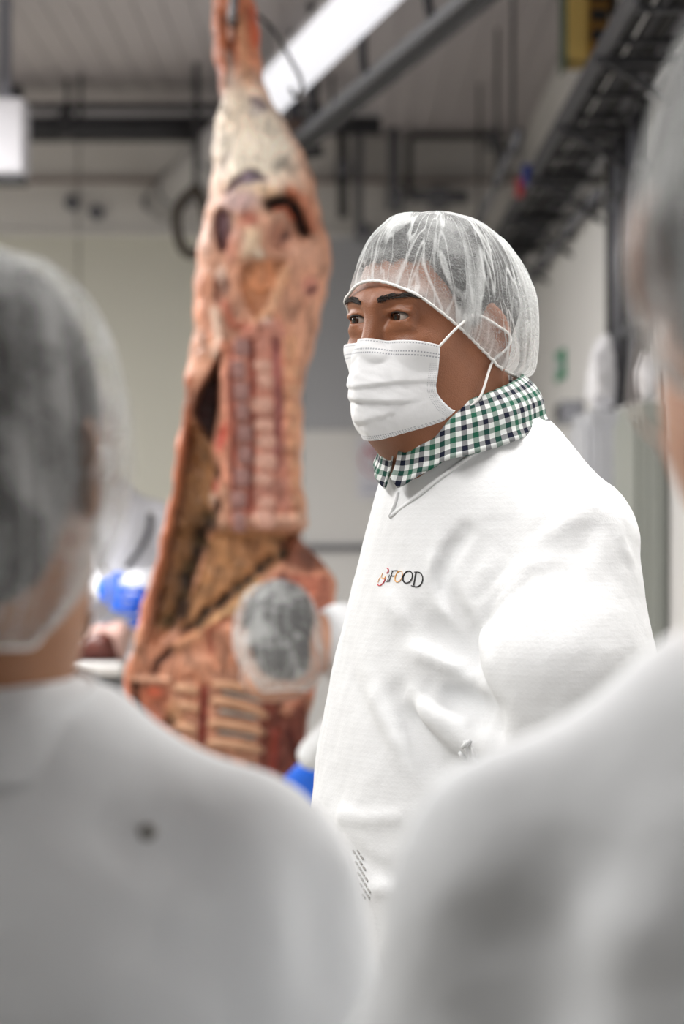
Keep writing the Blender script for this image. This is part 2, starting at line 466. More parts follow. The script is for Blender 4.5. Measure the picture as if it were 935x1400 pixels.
# ------------------------------------------------------------------ the room
def room():
    m, nt, b = newmat('cream_wall_panel')
    wm = simple('cream_wall_panel', lin(214, 213, 202), 0.5, 0, 0.03, 2)
    wg = simple('white_wall_panel', lin(226, 225, 224), 0.5, 0, 0.03, 2)
    wgrey = simple('grey_wall_panel', lin(176, 178, 184), 0.5, 0, 0.03, 2)
    wup = simple('pale_grey_upper_panel', lin(226, 224, 222), 0.5, 0, 0.04, 2)
    fl = simple('grey_resin_floor', lin(150, 146, 138), 0.35, 0, 0.1, 3)
    ce = simple('grey_ceiling_panel', lin(188, 182, 184), 0.55, 0, 0.04, 2)
    YB, XR, XL, ZC = 11.0, 0.82, -6.0, 3.2
    f = MB().box((XL, -2.5, -0.1), (XR + 0.1, YB + 0.1, 0)).build('floor', fl); tag(f, kind='structure')
    bw = empty('wall_back', (0, YB, 0)); tag(bw, kind='structure')
    # panels of the back wall (each sheet is a piece of its own)
    xs = [-6.0, -4.8, -3.6, -2.4, -1.2, -0.62, -0.19, XR]
    zz = lambda py: CAMZ + (700 - py) / FPX * YB
    for i in range(len(xs) - 1):
        x0, x1 = xs[i] + 0.004, xs[i + 1] - 0.004
        cols = [(0, zz(752), wg), (zz(745), zz(588), wg), (zz(588) + .004, zz(322), wgrey if i >= 5 else wm)]
        if i < 5: cols = [(0, zz(752), wm), (zz(745), zz(322), wm)]
        for z0, z1, mm in cols:
            MB().box((x0, 0, z0), (x1, 0.08, z1)).build('wall_panel', mm, bw)
        MB().box((x0, -0.02, zz(318)), (x1, 0.08, zz(250))).build('wall_panel', wup, bw)
        MB().box((x0, 0.0, zz(246)), (x1, 0.08, ZC)).build('wall_panel', wup, bw)
    MB().box((XL, 0.03, 0), (XR, 0.1, ZC)).build('backing', M['dark_steel'], bw)
    MB().box((XL, -0.045, zz(324)), (XR, 0.02, zz(317))).build('ledge', wup, bw)
    MB().box((XL, -0.035, zz(251)), (XR, 0.02, zz(246))).build('ledge', simple('brownish_strip', lin(150, 135, 130), 0.5), bw)
    MB().box((XL, -0.03, zz(753)), (XR, 0.03, zz(744))).build('bumper_rail', M['grey_pipe'], bw)
    for px_, py_ in ((100, 279), (133, 292), (205, 279)):
        p = P(px_, py_, YB)
        MB().tube([(p.x, -0.06, p.z), (p.x, 0.0, p.z)], 0.035, 12).build('vent_cap', M['grey_pipe'], bw)
    rw = empty('wall_right', (XR, 0, 0)); tag(rw, kind='structure')
    y = -2.5; i = 0
    while y < YB:
        y1 = min(y + 1.2, YB)
        MB().box((0, y + .004, 0), (0.08, y1 - .004, 1.15)).build('wall_panel', wg, rw)
        MB().box((0, y + .004, 1.158), (0.08, y1 - .004, ZC)).build('wall_panel', wg, rw)
        y = y1
    MB().box((0.03, -2.5, 0), (0.1, YB, ZC)).build('backing', M['dark_steel'], rw)
    lw = MB().box((XL - 0.1, -2.5, 0), (XL, YB, ZC)).build('wall_left', wm); tag(lw, kind='structure')
    cl = empty('ceiling', (0, 0, ZC)); tag(cl, kind='structure')
    x = XL
    src = None
    while x < XR - 0.01:
        o = MB().box((0.002, -2.5, 0), (0.098, YB, 0.02)).build('ceiling_panel', ce, cl) if src is None else src.copy()
        if src is not None: C.objects.link(o)
        src = src or o
        o.parent = cl; o.location = (x, 0, 0.0); x += 0.10
    MB().box((XL, -2.5, 0.008), (XR + 0.1, YB + 0.1, 0.12)).build('backing', ce, cl)
room()

# ------------------------------------------------------------------ people
class Frame:
    """head frame inside a person's frame: x = the person's left, -y = forward, z = up"""
    def __init__(self, off, yaw=0.0, pitch=0.0, roll=0.0, s=1.0):
        self.o = np.array(off, float); self.s = s
        self.M = np.array(Matrix.Rotation(R(yaw), 3, 'Z') @ Matrix.Rotation(R(pitch), 3, 'X') @ Matrix.Rotation(R(roll), 3, 'Y'))
    def inv(self, p):
        q = [(p[i] - self.o[i]) / self.s for i in range(3)]
        m = self.M
        return [m[0, j] * q[0] + m[1, j] * q[1] + m[2, j] * q[2] for j in range(3)]
    def fwd(self, v):
        return np.asarray(v, float) @ self.M.T * self.s + self.o

EYE = 0.0325
def head_sdf(p, heavy=1.05):
    x, y, z = p
    ax = np.abs(x); q = [ax, y, z]
    d = ell(p, (0, 0.012, 0.033), (0.075, 0.097, 0.089))
    d = su(d, ell(p, (0, -0.032, 0.0), (0.062, 0.057, 0.072)), 0.03)
    d = su(d, ell(p, (0, -0.034, -0.07), (0.052, 0.058, 0.055)), 0.03)
    d = su(d, ell(p, (0, -0.070, -0.106), (0.026, 0.022, 0.020)), 0.025)
    d = su(d, ell(q, (0.036, -0.014, -0.068), (0.034 * heavy, 0.05, 0.056)), 0.03)
    d = su(d, ell(q, (0.041, -0.058, -0.030), (0.020, 0.021, 0.016)), 0.022)
    d = su(d, ell(p, (0, -0.010, -0.112), (0.052 * heavy, 0.055, 0.030)), 0.03)
    d = su(d, cap(q, (0.010, -0.088, 0.017), (0.046, -0.074, 0.021), 0.0105, 0.0095), 0.016)      # brow
    # eye socket
    d = sub(d, ell(q, (EYE + 0.001, -0.103, -0.001), (0.021, 0.021, 0.0135)), 0.012)
    # lids: a ball around the eye with an almond opening
    e = [ax - EYE, y + 0.0775, z]
    lid = np.sqrt(e[0] ** 2 + e[1] ** 2 + e[2] ** 2) - 0.0148
    d = su(d, lid, 0.006)
    d = su(d, cap(q, (EYE - 0.014, -0.0885, 0.0055), (EYE + 0.016, -0.0835, 0.0055), 0.003), 0.006)  # upper lid fold
    d = su(d, cap(q, (EYE - 0.010, -0.0875, -0.0125), (EYE + 0.014, -0.082, -0.0105), 0.0012), 0.012)  # bag below the eye
    op = np.maximum(ell([e[0], e[1] + 0.012, e[2] - 0.0006], (0, 0, 0), (0.0142, 0.016, 0.0048)), e[1] + 0.002)
    d = sub(d, op, 0.0015)
    d = np.maximum(d, -(np.sqrt(e[0] ** 2 + e[1] ** 2 + e[2] ** 2) - 0.0118))
    # nose
    d = su(d, cap(p, (0, -0.090, 0.008), (0, -0.098, -0.034), 0.0085, 0.0115), 0.012)
    d = su(d, ell(p, (0, -0.097, -0.043), (0.015, 0.012, 0.012)), 0.01)
    d = su(d, ell(q, (0.014, -0.089, -0.046), (0.010, 0.013, 0.009)), 0.008)
    # mouth
    d = su(d, ell(p, (0, -0.083, -0.076), (0.027, 0.016, 0.013)), 0.012)
    d = sub(d, cap(q, (0, -0.101, -0.076), (0.022, -0.092, -0.077), 0.0022), 0.004)
    # ear
    er = ell([ax - 0.077 - (y - 0.012) * 0.35, y - 0.016 + z * 0.15, z + 0.012], (0, 0, 0), (0.0085, 0.020, 0.033))
    er = sub(er, ell([ax - 0.087 - (y - 0.012) * 0.35, y - 0.011, z + 0.010], (0, 0, 0), (0.0065, 0.011, 0.021)), 0.006)
    d = su(d, er, 0.008)
    return d

def neck_sdf(p, fr, base, r=0.062):
    a = fr.fwd([(0, 0.03, -0.05)])[0]; b = np.array(base)
    d = cap(p, a, b, r * 0.97, r * 1.06)
    a2 = fr.fwd([(0, -0.02, -0.10)])[0]; b2 = b + np.array((0, -0.015, -0.02))
    d = su(d, cap(p, a2, b2, r * 0.6, r * 0.8), 0.04)
    d = su(d, ell(p, tuple(b + np.array((0, 0.01, -0.07))), (0.09, 0.07, 0.05)), 0.05)
    return d

def rim_z(phi):
    a = np.degrees(np.abs(phi))
    t = np.linspace(0, 180, 181)
    k = np.interp(t, [0, 11, 32, 50, 83, 100, 120, 150, 180], [.039, .037, .024, .004, -.031, -.045, -.050, -.050, -.048])
    k = np.convolve(np.pad(k, 6, mode='reflect'), np.ones(13) / 13, 'valid')
    return np.interp(a, t, k)

def make_net(parent, fr, mat, seed=1, sag=1.0, nphi=300, ns=56, puff=1.0, drop=0.0, low=0.0, wide=0.092):
    rng = np.random.RandomState(seed)
    ph = np.linspace(-PI, PI, nphi, endpoint=False); ss = np.linspace(0, 1, ns)
    PH, S = np.meshgrid(ph, ss, indexing='ij')
    c2, s2 = np.cos(PH), np.sin(PH)
    back = np.clip(-c2, 0, 1)
    # radius at the rim (held by elastic) and of the bag
    def radial(a, bf, bb):
        b = np.where(c2 > 0, bf, bb)
        return 1 / np.sqrt((s2 / a) ** 2 + (c2 / b) ** 2)
    rr = radial(0.0815, 0.096, 0.104) * (1 - 3.2 * drop * np.clip(0.35 - c2, 0, 1))
    rb = radial(wide, 0.101, 0.145 * puff)
    zr = rim_z(PH) - drop * np.clip(0.35 - c2, 0, 1)
    psi = S * PI / 2
    tuck = 1 - np.exp(-S / (0.05 + 0.07 * back))
    r = (rr + (rb - rr) * tuck) * np.cos(psi) ** (0.62 + 0.16 * back)
    zt = 0.1285
    z = zr + (zt - zr) * np.sin(psi) ** 1.12
    # the bag hangs a little below the rim at the back
    z = z - 0.024 * sag * back * np.exp(-((S - 0.13) / 0.11) ** 2)
    wr = 0
    for n in range(10):
        k = rng.randint(9, 34); wr = wr + np.sin(k * PH + rng.rand() * 6.28 + 2.2 * np.sin(2 * S * rng.rand() * 3 + rng.rand() * 6)) / 3.2
    gath = np.sin(64 * PH + 3 * np.sin(5 * PH)) * np.exp(-S / 0.10)
    ridge = 1 - np.abs(wr)
    amp = 0.0026 * np.sin(np.pi * np.clip(S * 0.95 + 0.04, 0, 1)) * (0.6 + 1.2 * back)
    r = r + amp * ridge + 0.0014 * gath
    lump = vnoise([np.cos(PH) * np.cos(psi), np.sin(PH) * np.cos(psi), np.sin(psi)], 3.0, seed)
    r = r * (1 + 0.014 * lump * np.sin(psi * 2))
    z = z + 0.0035 * lump * np.sin(psi) ** 2
    X, Y_, Z = r * s2, 0.006 + -r * c2, z
    # never inside the skull, the hair or the ear
    pts = np.stack([X.ravel(), Y_.ravel(), Z.ravel()], 1)
    for it in range(4):
        q = [pts[:, 0], pts[:, 1], pts[:, 2]]
        d = hair_outer(q, low)
        push = np.clip(0.0030 - d, 0, None)
        n = pts - np.array((0, 0.006, 0.02)); n /= np.linalg.norm(n, axis=1)[:, None]
        pts = pts + n * push[:, None]
    v = fr.fwd(pts)
    f = []
    for i in range(nphi):
        j = (i + 1) % nphi
        for k in range(ns - 1):
            f.append((i * ns + k, j * ns + k, j * ns + k + 1, i * ns + k + 1))
    o = mesh('hairnet', v, f, mat, parent)
    uvl = o.data.uv_layers.new(name='uv')
    li = np.zeros(len(o.data.loops), np.int32); o.data.loops.foreach_get('vertex_index', li)
    uu = (li // ns) / nphi; vv = (li % ns) / (ns - 1)
    # close the seam
    fi = np.repeat(np.arange(len(f)), 4); ring = fi // (ns - 1)
    uu = np.where((ring == nphi - 1) & (uu < 0.5), 1.0, uu)
    uvl.data.foreach_set('uv', np.stack([uu, vv], 1).astype(np.float32).ravel())
    tag(o, 'translucent white disposable hairnet')
    # elastic band
    ring = [v[i * ns] for i in range(0, nphi, 2)]; ring.append(ring[0])
    b = MB().tube(ring, 0.0017, 6, cap=False).build('elastic_band', M['elastic'], o, smooth=True)
    return o

def hair_outer(q, low=0.0):
    x, y, z = q
    return np.minimum(hair_field(q, low), head_sdf(q))

def skull(q):
    return su(ell(q, (0, 0.012, 0.033), (0.075, 0.097, 0.089)), ell(q, (0, -0.032, 0.0), (0.062, 0.057, 0.072)), 0.03)

def hair_field(q, low=0.0):
    d = skull(q) - 0.0045
    if low > 0: d = su(d, ell(q, (0, 0.045, -0.045), (0.066, 0.056, 0.062)), 0.03)
    return d

def make_hair(parent, fr, h=0.004, low=0.0):
    def f(p):
        q = fr.inv(p); x, y, z = q
        d = hair_field(q, low) + 0.0010 * vnoise(q, 120, 3)
        # hairline: front, temple, behind the ear, nape
        line = np.interp(y, [-0.12, -0.060, -0.034, -0.026, 0.0, 0.006, 0.030, 0.040, 0.12], [0.066, 0.064, 0.012, -0.004, -0.008, 0.012, 0.010, -0.048, -0.060])
        line = line - low * (y > -0.03)
        line = line + 0.003 * np.sin(x * 300) * (y < -0.03)
        return np.maximum(d, (line - z) * 0.7)
    lo = fr.o - 0.15 * fr.s; hi = fr.o + 0.17 * fr.s
    v, q = nets(f, lo, hi, h)
    o = np_mesh('hair', v, q, M['hair'], parent); tag(o, 'short dark hair'); return o

def make_mask(parent, fr, seed=3, loops=True, nu=72, nv=64):
    u = np.linspace(-1, 1, nu); v = np.linspace(0, 1, nv)
    U, V = np.meshgrid(u, v, indexing='ij'); A = np.abs(U)
    # three cross curves: top, middle, bottom
    top = (0.064 * U, -0.106 + 0.050 * A ** 1.15, -0.025 - 0.007 * A ** 1.5)
    m1 = (0.066 * U, -0.1135 + 0.057 * A ** 1.35, -0.054 - 0.002 * A)
    m2 = (0.064 * U, -0.1135 + 0.057 * A ** 1.4, -0.086 + 0.006 * A)
    m3 = (0.064 * U, -0.107 + 0.067 * A ** 1.7, -0.114 + 0.017 * A ** 2)
    bot = (0.066 * U, -0.092 + 0.068 * A ** 1.9, -0.1355 + 0.034 * A ** 2)
    K = [top, m1, m2, m3, bot]; t = V * 4
    i0 = np.clip(t.astype(int), 0, 3); fr_ = t - i0
    pts = []
    for c in range(3):
        S = np.stack([k[c] for k in K])
        g = lambda i: np.take_along_axis(S, np.clip(i, 0, 4)[None], 0)[0]
        p0, p1, p2, p3 = g(i0 - 1), g(i0), g(i0 + 1), g(i0 + 2)
        pts.append(0.5 * (2 * p1 + (p2 - p0) * fr_ + (2 * p0 - 5 * p1 + 4 * p2 - p3) * fr_ ** 2 + (3 * p1 - p0 - 3 * p2 + p3) * fr_ ** 3))
    X, Y_, Z = pts
    nx, ny = U * 0.6, -(1 - 0.6 * A ** 2)
    out = 0
    for vi, a, wd in ((0.40, 0.0042, 0.16), (0.58, 0.0052, 0.15), (0.74, 0.0030, 0.12)):
        vv = vi + (0.50 - vi) * 0.28 * A ** 2 + 0.035 * np.sin(3 * U + vi * 20)
        s = (V - vv) / wd
        out = out + a * np.where(s < 0, np.exp(-(s / 1.0) ** 2), np.exp(-(s / 0.10) ** 2)) * (1 - 0.55 * A ** 3)
    out = out + 0.0011 * vnoise([X * 1.0, Y_ * 1.0, Z * 1.6], 70, seed) * (1 - V * 0.2)
    out = out + 0.0016 * np.sin(V * 15 + U * 5 + 1.5 * np.sin(U * 4)) * np.clip(V - 0.35, 0, 1) * (1 - A)
    X = X + nx * out; Y_ = Y_ + ny * out
    P3 = np.stack([X.ravel(), Y_.ravel(), Z.ravel()], 1)
    # stay clear of the face
    for it in range(4):
        d = head_sdf([P3[:, 0], P3[:, 1], P3[:, 2]])
        n = P3 - np.array((0, -0.02, -0.07)); n[:, 2] *= 0.3; n /= np.linalg.norm(n, axis=1)[:, None]
        P3 = P3 + n * np.clip(0.0022 - d, 0, None)[:, None]
    W = fr.fwd(P3)
    f = [(i * nv + k, i * nv + k + 1, (i + 1) * nv + k + 1, (i + 1) * nv + k) for i in range(nu - 1) for k in range(nv - 1)]
    o = mesh('face_mask', W, f, M['mask'], parent)
    uvl = o.data.uv_layers.new(name='uv')
    li = np.zeros(len(o.data.loops), np.int32); o.data.loops.foreach_get('vertex_index', li)
    uvl.data.foreach_set('uv', np.stack([(li // nv) / (nu - 1), (li % nv) / (nv - 1)], 1).astype(np.float32).ravel())
    so = o.modifiers.new('thick', 'SOLIDIFY'); so.thickness = 0.0009; so.offset = 1
    tag(o, 'white pleated disposable face mask')
    if loops:
        for s in (-1, 1):
            i = 0 if s < 0 else nu - 1
            a = P3[i * nv + 1]; b = P3[i * nv + nv - 4]
            e1 = np.array((s * 0.0815, -0.012, 0.006)); e2 = np.array((s * 0.083, 0.012, -0.045)); em = np.array((s * 0.089, 0.030, -0.015))
            mid1 = (a + e1) / 2 + np.array((s * 0.004, -0.004, 0.004)); mid2 = (b * 0.5 + e2 * 0.5) + np.array((s * 0.009, -0.004, -0.012))
            path = catmull([a, mid1, e1, em, e2, mid2, b], 10)
            pp = np.array(path)
            for it in range(4):
                d = head_sdf([pp[:, 0], pp[:, 1], pp[:, 2]]); n = pp - np.array((0, 0.0, -0.03)); n[:, 2] = 0; n /= np.linalg.norm(n, axis=1)[:, None]
                pp = pp + n * np.clip(0.0016 - d, 0, None)[:, None]
            MB().tube(fr.fwd(pp), 0.0015, 7).build('ear_loop', M['elastic'], o, smooth=True)
    return o

def make_eyes(parent, fr, gaze=(0, 0)):
    scl = simple('eye_white', lin(178, 164, 154), 0.2, noise=0.03); iri = simple('brown_iris', lin(52, 30, 18), 0.15, noise=0.4, scale=400); pup = simple('pupil_black', (0.004, 0.004, 0.004, 1), 0.1)
    g = Vector((math.sin(R(gaze[0])), -math.cos(R(gaze[0])) * math.cos(R(gaze[1])), math.sin(R(gaze[1])))).normalized()
    for s in (-1, 1):
        vs, fs, mi = [], [], []
        n, mm = 28, 18
        q = Vector((0, 0, 1)).rotation_difference(g)
        for i in range(n + 1):
            th = (i / n) ** 1.4 * PI
            for k in range(mm):
                a = 2 * PI * k / mm
                rad = 0.0121 + (0.0006 if th < 0.5 else 0.0)
                v = Vector((math.sin(th) * math.cos(a), math.sin(th) * math.sin(a), math.cos(th))) * rad
                vs.append(q @ v + Vector((s * EYE, -0.0775, 0)))
        for i in range(n):
            for k in range(mm):
                fs.append((i * mm + k, i * mm + (k + 1) % mm, (i + 1) * mm + (k + 1) % mm, (i + 1) * mm + k)[::-1])
                th = ((i + 0.5) / n) ** 1.4 * PI
                mi.append(2 if th < 0.20 else 1 if th < 0.54 else 0)
        o = mesh('eye', fr.fwd([tuple(v) for v in vs]), fs, [scl, iri, pup], parent)
        o.data.polygons.foreach_set('material_index', mi)

def make_brows(parent, fr):
    rng = random.Random(4)
    for s in (-1, 1):
        mb = MB()
        K_ = []
        for k in range(150):
            t = rng.random(); w_ = (0.0030 - 0.0016 * max(0, t - 0.55) / 0.45) * min(1, 0.55 + t * 4)
            x = 0.012 + 0.043 * t; zc = 0.0165 + 0.0072 * math.sin(min(t / 0.75, 1.25) * PI / 2) - 0.004 * max(0, t - 0.7)
            z = zc + rng.uniform(-w_, w_)
            K_.append((t, x, z))
        K_ = np.array(K_); ys = np.full(len(K_), -0.14)
        for it in range(40):                                  # march onto the skin
            ys = ys + 0.8 * head_sdf([K_[:, 1], ys, K_[:, 2]])
        for (t, x, z), y in zip(K_, ys):
            L = 0.0075; dx = L * (0.75 + 0.2 * t); dz = L * (0.55 - 0.9 * t)
            p0 = Vector((x, y + 0.0004, z)); p1 = Vector((x + dx * .5, y - 0.0016 + 0.0010 * t, z + dz * .5)); p2 = Vector((x + dx, y - 0.0004 + 0.0036 * t, z + dz * 0.8))
            pts = [Vector((p.x * s, p.y, p.z)) for p in (p0, p1, p2)]
            mb.tube([Vector(fr.fwd([tuple(p)])[0]) for p in pts], [0.00055, 0.0005, 0.00015], 4, cap=False)
        mb.build('eyebrow', M['brow'], parent, smooth=True)
        # upper lash line
        lash = MB()
        pts = []
        for a in np.linspace(-1, 1, 13):
            xx = EYE + a * 0.0138; zz = 0.0006 + 0.0044 * math.sqrt(max(0, 1 - a * a * 0.98))
            yy = -0.0775 - math.sqrt(max(0.00001, 0.0146 ** 2 - (xx - EYE) ** 2 - zz ** 2))
            pts.append(fr.fwd([(s * xx, yy + 0.0002, zz)])[0])
        lash.tube(pts, 0.0009, 5); lash.build('eyelash', M['brow'], parent, smooth=True)

def hand_sdf(p, curl=0.5):
    """left hand hanging down, palm toward -x, thumb forward (-y); wrist at origin"""
    d = ell(p, (0, 0, -0.05), (0.017, 0.042, 0.055))
    d = su(d, cap(p, (0, 0, 0.03), (0, 0, -0.02), 0.026, 0.027), 0.02)
    for k, (y, L) in enumerate(((-0.030, 0.075), (-0.010, 0.085), (0.011, 0.078), (0.030, 0.060))):
        a = np.array((0.0, y, -0.085)); b = a + np.array((-0.25 * curl * L, y * 0.12, -0.48 * L)); c = b + np.array((-0.6 * curl * L * 0.7, y * 0.05, -0.30 * L)); e = c + np.array((-0.9 * curl * L * 0.5, 0, -0.16 * L))
        d = su(d, chain(p, [a, b, c, e], [0.0098, 0.0092, 0.0085, 0.0075], 0.002), 0.005)
    d = su(d, chain(p, [(-0.006, -0.030, -0.03), (-0.018, -0.052, -0.062), (-0.024, -0.058, -0.092)], [0.014, 0.0108, 0.0088], 0.003), 0.008)
    return d

def make_hand(parent, wrist, side, mat, yaw=0, pitch=0, roll=0, h=0.004, curl=0.5):
    fr = Frame(wrist, yaw, pitch, roll)
    def f(p):
        q = fr.inv(p); return hand_sdf([q[0] * side, q[1], q[2]], curl)
    v, q = nets(f, np.array(wrist) - 0.2, np.array(wrist) + 0.2, h)
    o = np_mesh('hand', v, q, mat, parent); return o

def legs_and_boots(parent, spread=0.11, hemz=0.75, y=0.0, fold=0.0):
    for s in (-1, 1):
        def tf(p):
            d = chain(p, [(s * spread * 0.9, y, hemz + 0.1), (s * spread, y - 0.01, 0.48), (s * spread, y + 0.01, 0.20)], [0.10, 0.085, 0.075], 0.02)
            return np.maximum(d + 0.003 * np.sin(p[2] * 60 + 4 * p[0] * 20), 0.16 - p[2])
        v, q = nets(tf, (s * spread - 0.14, y - 0.14, 0.13), (s * spread + 0.14, y + 0.14, hemz + 0.22), 0.014)
        np_mesh('trouser_leg', v, q, M['trousers'], parent)
        def bf(p):
            d = chain(p, [(s * spread, y + 0.02, 0.30), (s * spread, y + 0.03, 0.07)], [0.062, 0.055])
            d = su(d, chain(p, [(s * spread, y + 0.03, 0.05), (s * (spread + 0.015), y - 0.15, 0.045)], [0.05, 0.047]), 0.04)
            return np.maximum(d, -p[2] + 0.0)
        v, q = nets(bf, (s * spread - 0.12, y - 0.25, -0.012), (s * spread + 0.12, y + 0.13, 0.38), 0.012)
        np_mesh('boot', v, q, M['boot'], parent)

def table_fn(zs, vals):
    zz = np.linspace(min(zs), max(zs), 200)
    v = np.interp(zz, zs, vals); k = np.ones(21) / 21
    v = np.convolve(np.pad(v, 10, mode='edge'), k, 'valid')
    return lambda z: np.interp(z, zz, v)

class Coat:
    """standing person's coat as a distance field in the person's frame"""
    def __init__(self, levels, shoulder, arms, ztop=1.52, hem=0.45, k_arm=0.022):
        zs = [l[0] for l in levels]
        self.a = table_fn(zs, [l[1] for l in levels]); self.bf = table_fn(zs, [l[2] for l in levels])
        self.bb = table_fn(zs, [l[3] for l in levels]); self.ztop = ztop; self.hem = hem
        self.sh = shoulder; self.arms = arms; self.k_arm = k_arm; self.folds = []; self.extra = None; self.far = None
    def base(self, p):
        x, y, z = p
        a = self.a(z); b = np.where(y < 0, self.bf(z), self.bb(z))
        d = (np.sqrt((x / a) ** 2 + (y / b) ** 2) - 1) * np.minimum(a, b) * 0.92
        d = sub(d, self.ztop - z, 0.03)
        (ax, ay, az), (bx, by, bz), r0, r1 = self.sh
        for s in (-1, 1):
            e = (s * bx, by, bz) if (s > 0 or self.far is None) else self.far      # the far shoulder may be held differently
            d = su(d, cap(p, (s * ax, ay, az), e, r0, r1), 0.07)
        for pts, rs in self.arms:
            d = su(d, chain(p, pts, rs, 0.03), self.k_arm)
        d = sub(d, z - self.hem, 0.008)
        return d
    def f(self, p):
        d = self.base(p)
        if self.extra is not None: d = d - self.extra(p)
        for poly, wd, ht, asym in self.folds:
            poly = np.asarray(poly); lo = poly.min(0) - 3 * wd; hi = poly.max(0) + 3 * wd
            m = np.ones(d.shape, bool)
            for i in range(3): m &= (p[i] > lo[i]) & (p[i] < hi[i])
            ix = np.nonzero(m)[0]
            if len(ix) == 0: continue
            X, Y_, Z = p[0][ix], p[1][ix], p[2][ix]
            best = np.full(len(ix), 1e9)
            for i in range(len(poly) - 1):
                a, b = poly[i], poly[i + 1]
                dd = b - a; L = dd @ dd + 1e-12
                t = np.clip(((X - a[0]) * dd[0] + (Y_ - a[1]) * dd[1] + (Z - a[2]) * dd[2]) / L, 0, 1)
                best = np.minimum(best, (X - a[0] - t * dd[0]) ** 2 + (Y_ - a[1] - t * dd[1]) ** 2 + (Z - a[2] - t * dd[2]) ** 2)
            ends = np.minimum(((X - poly[0][0]) ** 2 + (Y_ - poly[0][1]) ** 2 + (Z - poly[0][2]) ** 2), ((X - poly[-1][0]) ** 2 + (Y_ - poly[-1][1]) ** 2 + (Z - poly[-1][2]) ** 2))
            taper = np.clip(np.sqrt(ends) / (2.5 * wd), 0.25, 1)
            d[ix] -= ht * np.exp(-best / wd ** 2) * taper
        return d

class Person:
    def __init__(self, loc, yaw):
        self.loc = np.array((loc[0], loc[1], 0.0)); self.yaw = yaw
        self.M = np.array(Matrix.Rotation(R(yaw), 3, 'Z'))
        self.root = empty('person', tuple(self.loc), R(yaw))
    def local(self, wp):
        return (np.asarray(wp, float) - self.loc) @ self.M
    def ray(self, px, py):
        o = self.local((0, 0, CAMZ)); d = np.array(((px - 467.5) / FPX, 1.0, (700 - py) / FPX)) @ self.M
        return o, d / np.linalg.norm(d)
    def hits(self, f, pts, t0=2.0, t1=3.6):
        o = self.local((0, 0, CAMZ)); pts = np.array(pts, float)
        d = np.stack([(pts[:, 0] - 467.5) / FPX, np.ones(len(pts)), (700 - pts[:, 1]) / FPX], 1) @ self.M
        d /= np.linalg.norm(d, axis=1)[:, None]; t = np.full(len(pts), t0)
        for i in range(70):
            q = o + d * t[:, None]; v = f([q[:, 0].copy(), q[:, 1].copy(), q[:, 2].copy()])
            t = np.minimum(t + v * 0.7, t1)
        q = o + d * t[:, None]
        return [q[i] if t[i] < t1 - 0.001 else None for i in range(len(pts))]
    def hit(self, f, px, py): return self.hits(f, [(px, py)])[0]

# ------------------------------------------------------------------ the man in focus
def gingham_collar(parent, cen, n=150, rows=14):
    """turned-down shirt collar around the neck in the person's frame; phi = 0 is the front"""
    cx, cy = cen
    V, F, UV = [], [], []
    phs = np.linspace(R(4), R(356), n)
    L = 0; prev = None
    for i, ph in enumerate(phs):
        c, s = math.cos(ph), math.sin(ph)
        dphi = math.degrees(min(ph, 2 * PI - ph))
        fr_ = max(0, 1 - dphi / 38.0)                        # near the front the collar runs into its points
        tilt = 0.5 * (1 - c)                                 # 0 front .. 1 back
        zt = 1.607 + 0.050 * tilt ** 0.9 - 0.004 * fr_
        zb = 1.549 + 0.058 * tilt - 0.032 * fr_ ** 1.1
        if dphi < 9: zb += (9 - dphi) / 9 * 0.030
        rt = (0.070, 0.074 - 0.008 * (1 - tilt)); rbm = (0.101 - 0.001 * tilt, 0.090 + 0.010 * fr_ + 0.013 * tilt)
        top = np.array((cx + rt[0] * s, cy - rt[1] * c, zt)); bot = np.array((cx + rbm[0] * s, cy - rbm[1] * c, zb))
        wob = 0.0022 * math.sin(ph * 9) + 0.0015 * math.sin(ph * 17 + 1)
        if prev is not None: L += np.linalg.norm((top + bot) / 2 - prev)
        prev = (top + bot) / 2
        for k in range(rows):
            t = k / (rows - 1)
            bul = 0.007 * math.sin(PI * min(1, t * 1.25)) * (0.7 + 0.3 * tilt) + wob * t
            p = top + (bot - top) * t + np.array((s, -c, 0.25)) * bul
            V.append(p); UV.append((L, t * np.linalg.norm(bot - top)))
    for i in range(n - 1):
        for k in range(rows - 1):
            F.append((i * rows + k, i * rows + k + 1, (i + 1) * rows + k + 1, (i + 1) * rows + k))
    # the stand inside, rolled over the top edge
    m = len(V)
    for i, ph in enumerate(phs):
        t0 = V[i * rows]; c, s = math.cos(ph), math.sin(ph)
        V.append(t0 + np.array((-s * 0.003, c * 0.003, 0.0012))); V.append(t0 + np.array((-s * 0.004, c * 0.004, -0.045)))
        UV += [(UV[i * rows][0], -0.003), (UV[i * rows][0], -0.048)]
    for i in range(n - 1):
        F.append((i * rows, (i + 1) * rows, m + 2 * (i + 1), m + 2 * i)); F.append((m + 2 * i, m + 2 * i + 2, m + 2 * i + 3, m + 2 * i + 1))
    o = mesh('shirt_collar', V, F, M['gingham'], parent)
    uvl = o.data.uv_layers.new(name='uv')
    li = np.zeros(len(o.data.loops), np.int32); o.data.loops.foreach_get('vertex_index', li)
    uvl.data.foreach_set('uv', np.array(UV)[li].astype(np.float32).ravel())
    so = o.modifiers.new('thick', 'SOLIDIFY'); so.thickness = 0.0016
    tag(o, 'green, navy and white gingham shirt collar')
    return o

